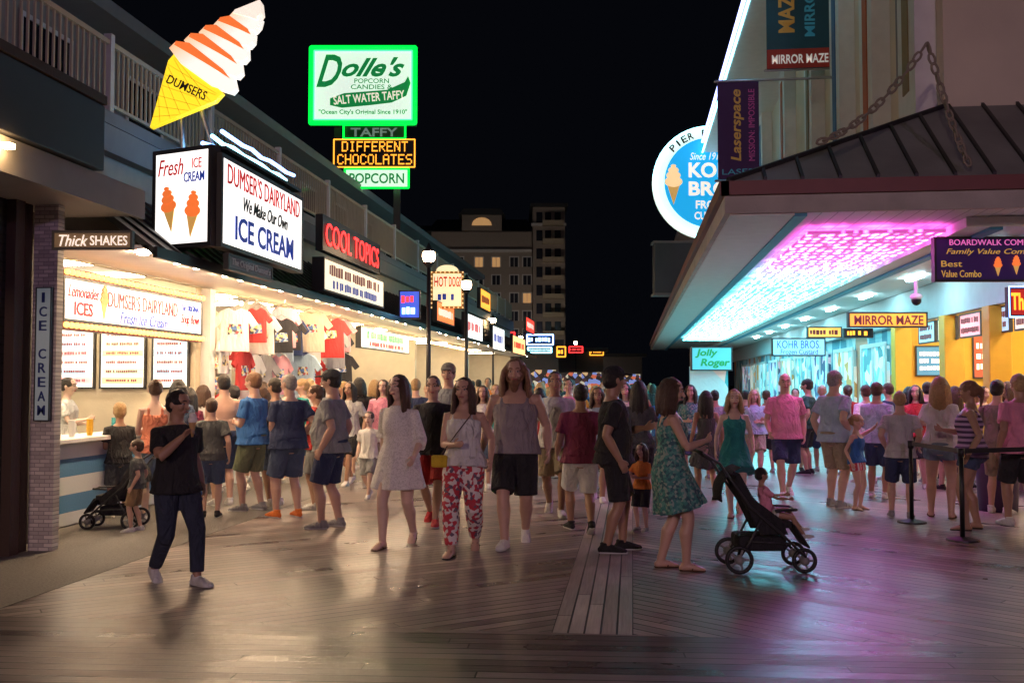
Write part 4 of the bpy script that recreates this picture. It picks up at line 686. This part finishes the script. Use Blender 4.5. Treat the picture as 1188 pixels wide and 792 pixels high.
    if kk!='bare':
        sm_={'white':cl('shoe_white',(.7,.7,.68)),'black':cl('shoe_black',(.02,.02,.02)),'grey':cl('shoe_grey',(.3,.3,.3)),'orange':cl('shoe_orange',(.8,.2,.03)),'red':cl('shoe_red',(.5,.03,.04)),'brown':cl('shoe_brown',(.12,.06,.03))}[sc_]
        for i in (0,1):
            fl=footf(i); m_=MB()
            if kk=='sneaker':
                m_.tube([fl(0,-.06,.036),fl(0,-.01,.05),fl(0,.06,.042),fl(0,.13,.03),fl(0,.18,.024)],[(.036,.036),(.043,.05),(.047,.042),(.05,.03),(.038,.02)],side=(1,0,0),n=14); m_.tube([fl(0,-.02,.04),fl(0,-.02,.105)],[.042,.044],n=12,flat=True)
                o=m_.build('shoe',sm_,t,S=sz,rem=.009,it=2); m_=MB(); m_.tube([fl(0,-.062,.011),fl(0,0,.011),fl(0,.08,.011),fl(0,.15,.011),fl(0,.19,.012)],[(.036,.012),(.042,.012),(.046,.012),(.049,.012),(.034,.011)],side=(1,0,0),n=12); m_.build('sole',SHS,o,S=sz,sm=True)
            else:
                m_.tube([fl(0,-.055,.006),fl(0,.0,.006),fl(0,.08,.006),fl(0,.17,.006)],[(.034,.008),(.036,.008),(.045,.008),(.036,.008)],side=(1,0,0),n=12); m_.tube([fl(-.042,.05,.012),fl(-.02,.07,.062),fl(.01,.1,.045),fl(.02,.07,.062),fl(.042,.05,.012)],.006,n=6); m_.build('sandal',sm_,t,S=sz,sm=True)
    RZ=M.Rotation(R(h),3,'Z'); return dict(root=t,hands=[p0+RZ@(x*sz) for x in hd],hip=[p0+RZ@(x*sz) for x in hip],sh=[p0+RZ@(x*sz) for x in sh])
W=cl('white',(.72,.72,.7)); BK=cl('black',(.022,.022,.025)); NV=cl('navy',(.03,.045,.11)); GY=cl('grey',(.28,.29,.3)); DG=cl('dark_grey',(.08,.085,.09)); KH=cl('khaki',(.33,.27,.18)); MR=cl('maroon',(.2,.03,.07)); PK=cl('pink_tee',(.78,.3,.42)); RD=cl('red',(.45,.03,.03)); BL=cl('blue',(.04,.16,.45)); LB=cl('light_blue',(.38,.5,.6)); DN=cl('denim',(.06,.09,.16)); JN=cl('dark_jeans',(.03,.04,.07)); GN=cl('olive',(.14,.16,.09)); TL=cl('teal',(.02,.25,.24)); OR=cl('orange',(.8,.25,.04)); DGN=cl('dark_green',(.02,.08,.05)); LG=cl('light_grey',(.5,.5,.5)); DNL=cl('light_denim',(.2,.28,.38)); YL=cl('yellow',(.7,.5,.1))
FLR=patt('floral_trousers',[(.55,.04,.06),(.75,.7,.68),(.5,.05,.08),(.75,.7,.65),(.15,.1,.15)],32); GPD=patt('patterned_dress',[(.05,.22,.2),(.25,.35,.3),(.04,.12,.14),(.1,.3,.25)],45); STR=stripes('striped_top',(.45,.3,.5),(.06,.03,.09),.06,2,.5); FLG=stripes('flag_shorts',(.6,.6,.6),(.5,.04,.06),.045,0,.5)
A=person(203,676,447,-125,'man in black tee and dark jeans holding an ice cream, nearest on the left',skin='tan',hc=HD,tp=('tee',BK),bt=('pants',JN),hands=((.27,-.02,.92),'m'),feet='w',hy=20,hp=5,fat=1.12,curl=(.5,1.3))
t=thing('ice_cream_cone','white ice cream cone held up by the man in the black tee','ice cream',A['hands'][1]+V((0,0,.02))); mb=MB(); mb.tube([(0,0,-.06),(0,0,.06)],[.008,.03],n=12,flat=True); mb.build('cone',mat('wafer',(.5,.3,.12),.7),t,sm=True); mb=MB(); mb.ell((0,0,.08),.038,.038,.034); mb.ell((0,0,.115),.028,.028,.03); mb.build('ice_cream',mat('vanilla',(.9,.86,.8),.4),t,sm=True)
LACE=patt('white_lace',[(.74,.72,.7),(.62,.6,.58),(.78,.76,.74)],90)
person(462,632,430,172,'woman in loose white lace tunic walking in sandals, left of the centre',sx='f',skin='pale',hair='long',hc=HB,tp=('loose',LACE),hem=.62,bt=('shortshorts',W),shoe=('sandal','brown'),hands='fb',feet='v',hy=-20,fat=1.08)
A=person(538,641,433,178,'woman in white tank and red floral trousers with a yellow bag',sx='f',fat=1.2,hair='long',hc=HB,skin='fair',tp=('tank',W),bt=('leggings',FLR),shoe=('sandal','black'),hands=((.27,.0,.95),'c'),feet='v',hy=-5)
c=A['hip'][1].lerp(A['sh'][1],.15)+V((-.12,-.14,-.03)); t=thing('shoulder_bag','small yellow shoulder bag at the hip of the woman in floral trousers','bag',c); part('pouch',cl('bag_yellow',(.65,.45,.03)),t,(-.08,.08,-.03,.03,-.07,.05),bev=.02)
mb=MB(); e=A['sh'][0]-c+V((-.06,-.1,.06)); mb.tube([(.02,0,.06),(e*.5)+V((.02,-.1,.02)),e+V((0,-.0,-.02)),(e+V((0,.12,.0)))],.006,n=6); mb.build('strap',K['brown'],t)
person(598,631,411,180,'tall bearded long haired man in grey tank top and black shorts in the centre',skin='fair',fat=1.22,hair='wild',hc=HR,beard=HR,tp=('tank',cl('heather',(.3,.26,.28))),bt=('shorts',BK),shoe=('sneaker','white'),hands=((.31,.02,.92),(.31,.06,.92)),feet='v',belly=.03)
person(502,607,432,182,'man in black tee and red shorts walking behind the floral trousers woman',tp=('tee',BK),bt=('shorts',RD),shoe=('sneaker','red'),feet='w',hair='short',hands='df',hc=HB)
person(520,590,421,178,'man in grey cap and grey tee seen behind the woman in white tank',tp=('tee',GY),bt=('shorts',NV),cap=cl('cap_grey',(.25,.23,.2)),feet='s')
person(644,596,427,185,'man in white tee and khaki shorts behind the tall bearded man',tp=('tee',W),bt=('shorts',KH),feet='w',hair='short',hc=HB,fat=1.1,shoe=('sneaker','white'))
person(674,617,441,15,'man in maroon tee and pale shorts walking away in the centre',tp=('tee',MR),bt=('shorts',W),shoe=('sneaker','black'),skin='tan',hc=HD,hair='buzz',hands='fd',feet='w',fat=1.12)
person(712,640,424,-80,'man in black tee, black shorts and black cap standing in profile',tp=('tee',BK),bt=('shorts',BK),shoe=('sneaker','black'),skin='tan',hc=HD,cap=BK,hands='pd',feet=((-.09,.1,0,0),(.09,-.08,0,0)),fat=1.12,hy=20,belly=.03)
person(779,660,437,-82,'woman in patterned green dress pushing the black stroller',sx='f',skin='fair',fat=1.12,hair='bob',hc=HB,tp=('dress',GPD),hem=.56,bt=('x',None),shoe=('sandal','brown'),hands=((.2,.3,1.09),(.12,.3,1.2)),feet=((-.09,-.08,0,0),(.09,.12,0,0)),hy=-12,hp=5,curl=(1.2,1.0))
def stroller(p,h,label,s=1):
    t=thing('stroller',label,'stroller',p,R(h),'strollers on the boardwalk'); mb=MB(); q=lambda *a:[(x*s,y*s,z*s) for x,y,z in a]
    for sg in (-1,1):
        x=sg*.24; mb.tube(q((x,-.64,1.12),(x,-.48,1.02),(x,-.2,.62),(x,.1,.36),(x,.31,.16)),.013*s,n=8); mb.tube(q((x,-.1,.5),(x,-.2,.3),(x,-.31,.14)),.012*s,n=8); mb.tube(q((x,-.22,.3),(x,.2,.28)),.01*s,n=8)
    mb.tube(q((-.24,-.31,.14),(.24,-.31,.14)),.01*s,n=8); mb.tube(q((-.24,.31,.16),(.24,.31,.16)),.01*s,n=8); mb.build('frame',K['dark'],t,sm=True)
    mb=MB(); mb.tube(q((-.24,-.64,1.12),(0,-.67,1.13),(.24,-.64,1.12)),.018*s,n=8); mb.build('handle',K['black'],t,sm=True)
    cm_=cl('stroller_cloth',(.02,.02,.024)); mb=MB(); mb.slab(q((-.2,-.34,.9),(.2,-.34,.9),(.2,-.08,.43),(-.2,-.08,.43)),(0,.05,.03)); mb.slab(q((-.2,-.08,.40),(.2,-.08,.40),(.2,.2,.42),(-.2,.2,.42)),(0,0,.06)); mb.slab(q((-.17,.21,.44),(.17,.21,.44),(.17,.36,.22),(-.17,.36,.22)),(0,.02,.01)); mb.build('seat',cm_,t,bev=.01)
    for x in (-.215,.205): mb=MB(); mb.slab(q((x,-.36,.9),(x,-.1,.36),(x,.16,.36),(x,.1,.5),(x,-.12,.66)),(.008,0,0)); mb.build('side_panel',cm_,t)
    mb=MB(); mb.box(-.2*s,.2*s,-.3*s,.15*s,.2*s,.34*s); mb.build('basket',cm_,t,bev=.03)
    mb=MB()
    for k in range(5):
        a0=R(108+k*17); a1=R(108+(k+1)*17); r_=.27; c0=V((0,-.2,.72)); f=lambda a,x:(x*s,(c0.y+r_*math.cos(a))*s,(c0.z+r_*math.sin(a))*s); mb.slab([f(a0,-.22),f(a0,.22),f(a1,.22),f(a1,-.22)],(0,.008,.008))
    mb.build('canopy',cm_,t,bev=.004)
    mb=MB(); mb.tube(q((-.2,.05,.58),(-.12,.26,.58),(.12,.26,.58),(.2,.05,.58)),.014*s,n=8); mb.build('bar',K['dark'],t,sm=True)
    for (x,y,r_) in ((-.26,-.31,.115),(.26,-.31,.115),(-.2,.31,.1),(.2,.31,.1)):
        pts=[(x*s,(y+r_*math.cos(a*math.pi/10))*s,(r_+.018+r_*math.sin(a*math.pi/10))*s) for a in range(20)]; mb=MB()
        for i in range(20): mb.tube([pts[i],pts[(i+1)%20]],.02*s,n=6)
        w=mb.build('wheel',K['black'],t,sm=True); mb=MB()
        for i in range(0,20,4): mb.tube([(x*s,y*s,(r_+.018)*s),pts[i]],.012*s,n=5)
        mb.tube([((x-.025)*s,y*s,(r_+.018)*s),((x+.025)*s,y*s,(r_+.018)*s)],.045*s,n=10); mb.build('hub',K['grey'],w,sm=True)
    return t
sp=G(889,660); stroller(sp,-84,'black stroller carrying a small child, pushed by the woman in the green dress',.95)
u=M.Rotation(R(-84),3,'Z'); person(0,0,0,-84,'toddler in pink top sitting in the black stroller',sx='f',ch=True,loc=sp+u@V((0,.02,.06)),H=.84,hair='short',hc=HD,skin='tan',tp=('tee',PK),bt=('shortshorts',W),shoe=('sneaker','white'),hipz=.98,feet=((-.12,.66,.58,-10),(.12,.66,.48,-10)),hands=((.15,.36,1.25),(.15,.38,1.2)),hy=10,lean=-12)
person(745,616,514,150,'small child in orange top standing behind the man in the black cap',ch=True,sx='f',hair='bob',hc=HB,tp=('tee',OR),bt=('shorts',BK),hands='cp',shoe=('sneaker','grey'))
person(742,592,438,5,'woman in dark grey tee with dark hair walking away behind the child in orange',sx='f',hair='long',hc=HD,tp=('tee',DG),bt=('shorts',BK),feet='w')
person(853,597,448,178,'woman in teal dress walking toward the camera',sx='f',skin='pale',hair='bob',hc=HL,tp=('dress',TL),hem=.6,bt=('x',None),shoe=('sandal','brown'),hands='fd',feet='v')
person(820,578,450,10,'woman in dark dress with long black hair, left of the teal dress',sx='f',hair='long',hc=HD,tp=('dress',DG),bt=('x',None),shoe=('sandal','black'),feet='w')
person(912,575,430,178,'bald man in pink polo and navy shorts facing the camera',skin='fair',hair='bald',tp=('polo',PK),bt=('shorts',NV),shoe=('sneaker','white'),fat=1.12,belly=.04,hands='df',feet='v')
person(938,550,439,60,'man in dark green tee and black shorts beyond the pink polo',tp=('tee',DGN),bt=('shorts',BK),shoe=('sneaker','black'),skin='tan',hc=HD)
person(970,588,429,-50,'grey haired man in light blue tee and khaki shorts beside the girl in striped shorts',skin='fair',tp=('tee',LB),bt=('shorts',KH),shoe=('sneaker','grey'),hc=HG,fat=1.2,belly=.05,hands='dk',feet='a')
person(995,591,480,-130,'girl in blue tank and striped shorts standing left of the queue',ch=True,sx='f',skin='fair',hair='pony',hc=HL,tp=('tank',BL),bt=('shortshorts',FLG),shoe=('sandal','brown'),hands=('u','d'))
person(1019,578,443,-30,'person in pale blue jacket in the middle of the queue',tp=('long',LB),bt=('shorts',NV),hc=HB,hands='cd',fat=1.1)
person(1046,601,453,-15,'boy in grey tee and dark shorts just left of the queue belt',tp=('tee',LG),bt=('shorts',NV),shoe=('sneaker','grey'),hair='buzz',hc=HL,hands='kk',feet='a')
person(1093,600,436,-20,'woman with long blonde hair in white top and denim shorts between the queue posts',sx='f',skin='fair',hair='long',hc=HL,tp=('tee',W),bt=('shortshorts',DNL),shoe=('sandal','brown'),fat=1.15,hands='dc',feet='a')
person(1128,614,441,70,'woman in purple striped tank and dark shorts behind the nearest queue post',sx='f',hair='pony',hc=HR,skin='tan',tp=('tank',STR),bt=('shortshorts',DN),shoe=('sandal','black'),fat=1.25,hands='dp',feet='a')
person(1160,596,440,-40,'man in grey brown tee near the bin at right',tp=('tee',cl('taupe',(.25,.2,.17))),bt=('shorts',KH),hc=HD,feet='a')
person(1186,610,433,10,'man in pink tee and black shorts cut by the right edge of the photo',tp=('tee',PK),bt=('shorts',BK),hc=HL,fat=1.1,feet='a')
for (px,py,tp_,h,l,m,sx_,hr_,c_) in [(1006,560,446,20,'man in white tee farther back in the queue',W,'m','short',HB),(1064,566,446,160,'woman in red top behind the boy in grey',RD,'f','bob',HD),(1078,562,440,-10,'man in dark tee behind the blonde woman',BK,'m','short',HD),(1110,570,445,30,'woman in teal top behind the striped tank',TL,'f','long',HB),(1143,566,448,200,'man in yellow tee by the yellow columns',YL,'m','short',HD),(1172,572,442,100,'woman in black top beside the bin',BK,'f','bob',HB),(890,548,452,10,'person in white tee far under the canopy',W,'m','short',HB),(876,552,449,180,'woman in pale top beyond the teal dress',LB,'f','long',HL),(830,556,452,0,'man in grey tee beyond the dark dress woman',GY,'m','short',HD),(802,560,446,170,'woman in patterned top behind the stroller woman',GPD,'f','long',HD),(955,548,444,0,'man in white shirt left of the grey haired man',W,'m','bald',HB),(770,556,450,180,'man in blue tee far behind the green dress',BL,'m','short',HD),
 (1032,556,444,40,'man in navy tee deep in the queue',NV,'m','short',HB),(1056,552,448,-20,'woman in white top deep in the queue',W,'f','long',HD),(1098,556,442,10,'tall man in blue tee deep in the queue',BL,'m','buzz',HD),(1130,558,446,-60,'woman in pink top deep in the queue',PK,'f','bob',HR),(1155,560,440,30,'man in black tee deep in the queue',BK,'m','short',HD),(985,552,446,0,'woman in red tee behind the grey haired man',RD,'f','pony',HB),(924,546,450,170,'man in teal tee between the pink polo and dark green tee',TL,'m','short',HD),(866,545,450,0,'man in dark tee just past the teal dress',DG,'m','short',HD)]:
    person(px,py,tp_,h,l,sx=sx_,hair=hr_,hc=c_,tp=('tee',m),bt=('shorts',random.choice([DN,BK,KH,NV])),feet=random.choice(['s','w','a']),hands=random.choice(['dd','dc','fb','kp','cx']),shoe=('sneaker',random.choice(['grey','white','black'])),fat=random.uniform(.96,1.2))
person(293,592,431,75,'man in royal blue tee and olive shorts looking left',skin='fair',tp=('tee',BL),bt=('shorts',GN),shoe=('sneaker','grey'),hc=HR,hands='cc',feet='a',fat=1.12,belly=.05)
person(318,586,438,70,'man in dark grey tee standing behind the navy tee man',tp=('tee',DG),bt=('shorts',DN),hc=HD,feet='s',hands='cd')
person(334,600,433,50,'grey haired man in navy tee and dark shorts with orange shoes',skin='fair',tp=('tee',NV),bt=('shorts',DN),shoe=('sneaker','orange'),hc=HG,hair='buzz',fat=1.2,belly=.05,hands='ck',feet='a',hy=15)
person(384,612,428,85,'man in grey tee, navy shorts and dark cap in profile',skin='fair',tp=('tee',GY),bt=('shorts',NV),shoe=('sneaker','grey'),cap=DG,hc=HD,fat=1.2,belly=.07,hands='dd',feet='a')
person(366,590,446,100,'man in red tee behind the man in the dark cap',tp=('tee',RD),bt=('shorts',GY),hc=HB,hands='cc')
person(428,577,458,175,'child in white tee and grey shorts beside the lace tunic woman',ch=True,tp=('tee',W),bt=('shorts',GY),hc=HB,feet='w',H=1.3)
person(244,600,450,20,'boy in dark grey tee left of the royal blue tee man',tp=('tee',DG),bt=('shorts',DN),hc=HB,hands='dd',H=1.5,shoe=('sneaker','black'))
person(258,586,434,40,'shirtless man with tanned back behind the boy in grey',tp=('x',None),bt=('shorts',NV),hc=HD,skin='fair',hands='cc',fat=1.1)
person(226,612,536,10,'small girl in blue top partly behind the man in black tee',ch=True,sx='f',hair='bob',hc=HB,tp=('tee',BL),bt=('shortshorts',DN))
person(178,604,440,30,'woman in orange tank top with hair bun at the ice cream counter',sx='f',hair='bun',hc=HB,tp=('tank',cl('coral',(.75,.25,.15))),bt=('shorts',DNL),hands='cc',fat=1.05)
person(137,600,452,40,'boy in black tee leaning at the striped counter',ch=True,tp=('tee',BK),bt=('shorts',DG),hc=HL,H=1.45,hands='cc')
person(158,616,500,100,'child in dark tee perched beside the small stroller at the counter',ch=True,tp=('tee',DG),bt=('shorts',cl('ochre',(.3,.2,.1))),hc=HB,H=1.05,feet='a')
person(205,590,440,20,'woman in dark top waiting right of the hair bun',sx='f',hair='long',hc=HD,tp=('tee',DN),bt=('shorts',BK))
stroller(G(132,612),100,'small dark stroller parked against the striped counter',.8)
person(0,0,0,-95,'shop worker in white tee behind the ice cream counter at left',loc=(-7.6,11.55,.02),H=1.7,sx='f',hair='bun',hc=HL,tp=('tee',W),bt=('pants',BK),hands='cc')
person(0,0,0,-80,'dark haired shop worker in white tee farther inside the ice cream shop',loc=(-7.9,13.2,.02),H=1.75,sx='f',hair='pony',hc=HD,tp=('tee',W),bt=('pants',BK),hands='cp')
for (px,py,h,l,m) in [(276,560,0,'person in white tee browsing at the clothing shop entrance',W),(350,560,120,'person in teal tee inside the clothing shop front',TL),(405,562,170,'person in pale tee behind the man in the dark cap',LG),(416,556,10,'person in black tee just right of the pale tee',BK),(444,558,180,'person in pink tee behind the lace tunic woman',PK),(482,556,0,'person in navy tee near the snack shop',NV),(560,566,182,'person in white tee between the floral trousers and the bearded man',W),(626,570,0,'person in red tee right of the bearded man',RD),(694,580,180,'person in light blue tee right of the maroon tee',LB),
 (218,582,30,'person in maroon tee in the crowd at the ice cream shop',MR),(234,574,-20,'person in light grey tee in the crowd at the ice cream shop',LG),(270,572,60,'person in black tee in the crowd before the clothing shop',BK),(304,566,20,'person in red tee in the crowd before the clothing shop',RD),(358,552,-30,'person in white tee among the hanging shirts',W),(398,548,90,'person in orange tee near the far side of the clothing shop',OR),(434,546,0,'person in dark grey tee by the snack counter',DG),(456,548,80,'person in blue tee by the snack counter',BL),(496,544,180,'person in white tee past the snack counter',W),(546,540,0,'person in grey tee before the candy shop',GY),(575,548,180,'person in teal tee left of the bearded man',TL),(660,556,180,'person in pink tee behind the maroon tee',PK),(726,562,175,'person in pale tee right of the black cap',LG)]:
    person(px,py,440,h,l,sx=random.choice('mf'),hair=random.choice(['short','bob','long']),hc=random.choice([HB,HD,HL]),tp=('tee',m),bt=('shorts',random.choice([DN,BK,KH,NV])),feet=random.choice(['s','w','v']),H=random.uniform(1.62,1.82),hands=random.choice(['dd','dc','fb','cc']),fat=random.uniform(.95,1.2))
cn=[('white',W),('black',BK),('red',RD),('blue',BL),('grey',GY),('pink',PK),('teal',TL),('navy',NV),('orange',OR)]
nth=['1st','2nd','3rd']+['%dth'%k for k in range(4,50)]
for i in range(44):
    px=500+i*6+random.uniform(-3,3); py=random.uniform(500,535) if i%2 else random.uniform(484,500); nm,m=cn[(i*4)%9]
    person(px,py,440,random.choice([0,180,170,20]),'distant walker in %s top, %s from the left among the far walkers'%(nm,nth[i]),sx=random.choice('mf'),hair=random.choice(['short','long','bob']),hc=random.choice([HB,HD,HL]),tp=('tee',m),bt=('shorts',random.choice([DN,BK,KH])),feet=random.choice(['s','w','v']),H=random.uniform(1.6,1.85),group='distant walkers down the boardwalk')
finish()
w=bpy.data.worlds.new('World'); sc.world=w; w.use_nodes=True; bg=w.node_tree.nodes['Background']; bg.inputs[0].default_value=(.05,.06,.1,1); bg.inputs[1].default_value=.03
cd=bpy.data.cameras.new('camera'); co=bpy.data.objects.new('camera',cd); C.objects.link(co); cd.lens=35; cd.sensor_width=36; cd.clip_end=2000
mm=M((rt,upv,-fw)).transposed(); co.matrix_world=M.Translation(cam0)@mm.to_4x4(); sc.camera=co
sc.view_settings.view_transform='Standard'; sc.view_settings.look='None'; sc.view_settings.exposure=0
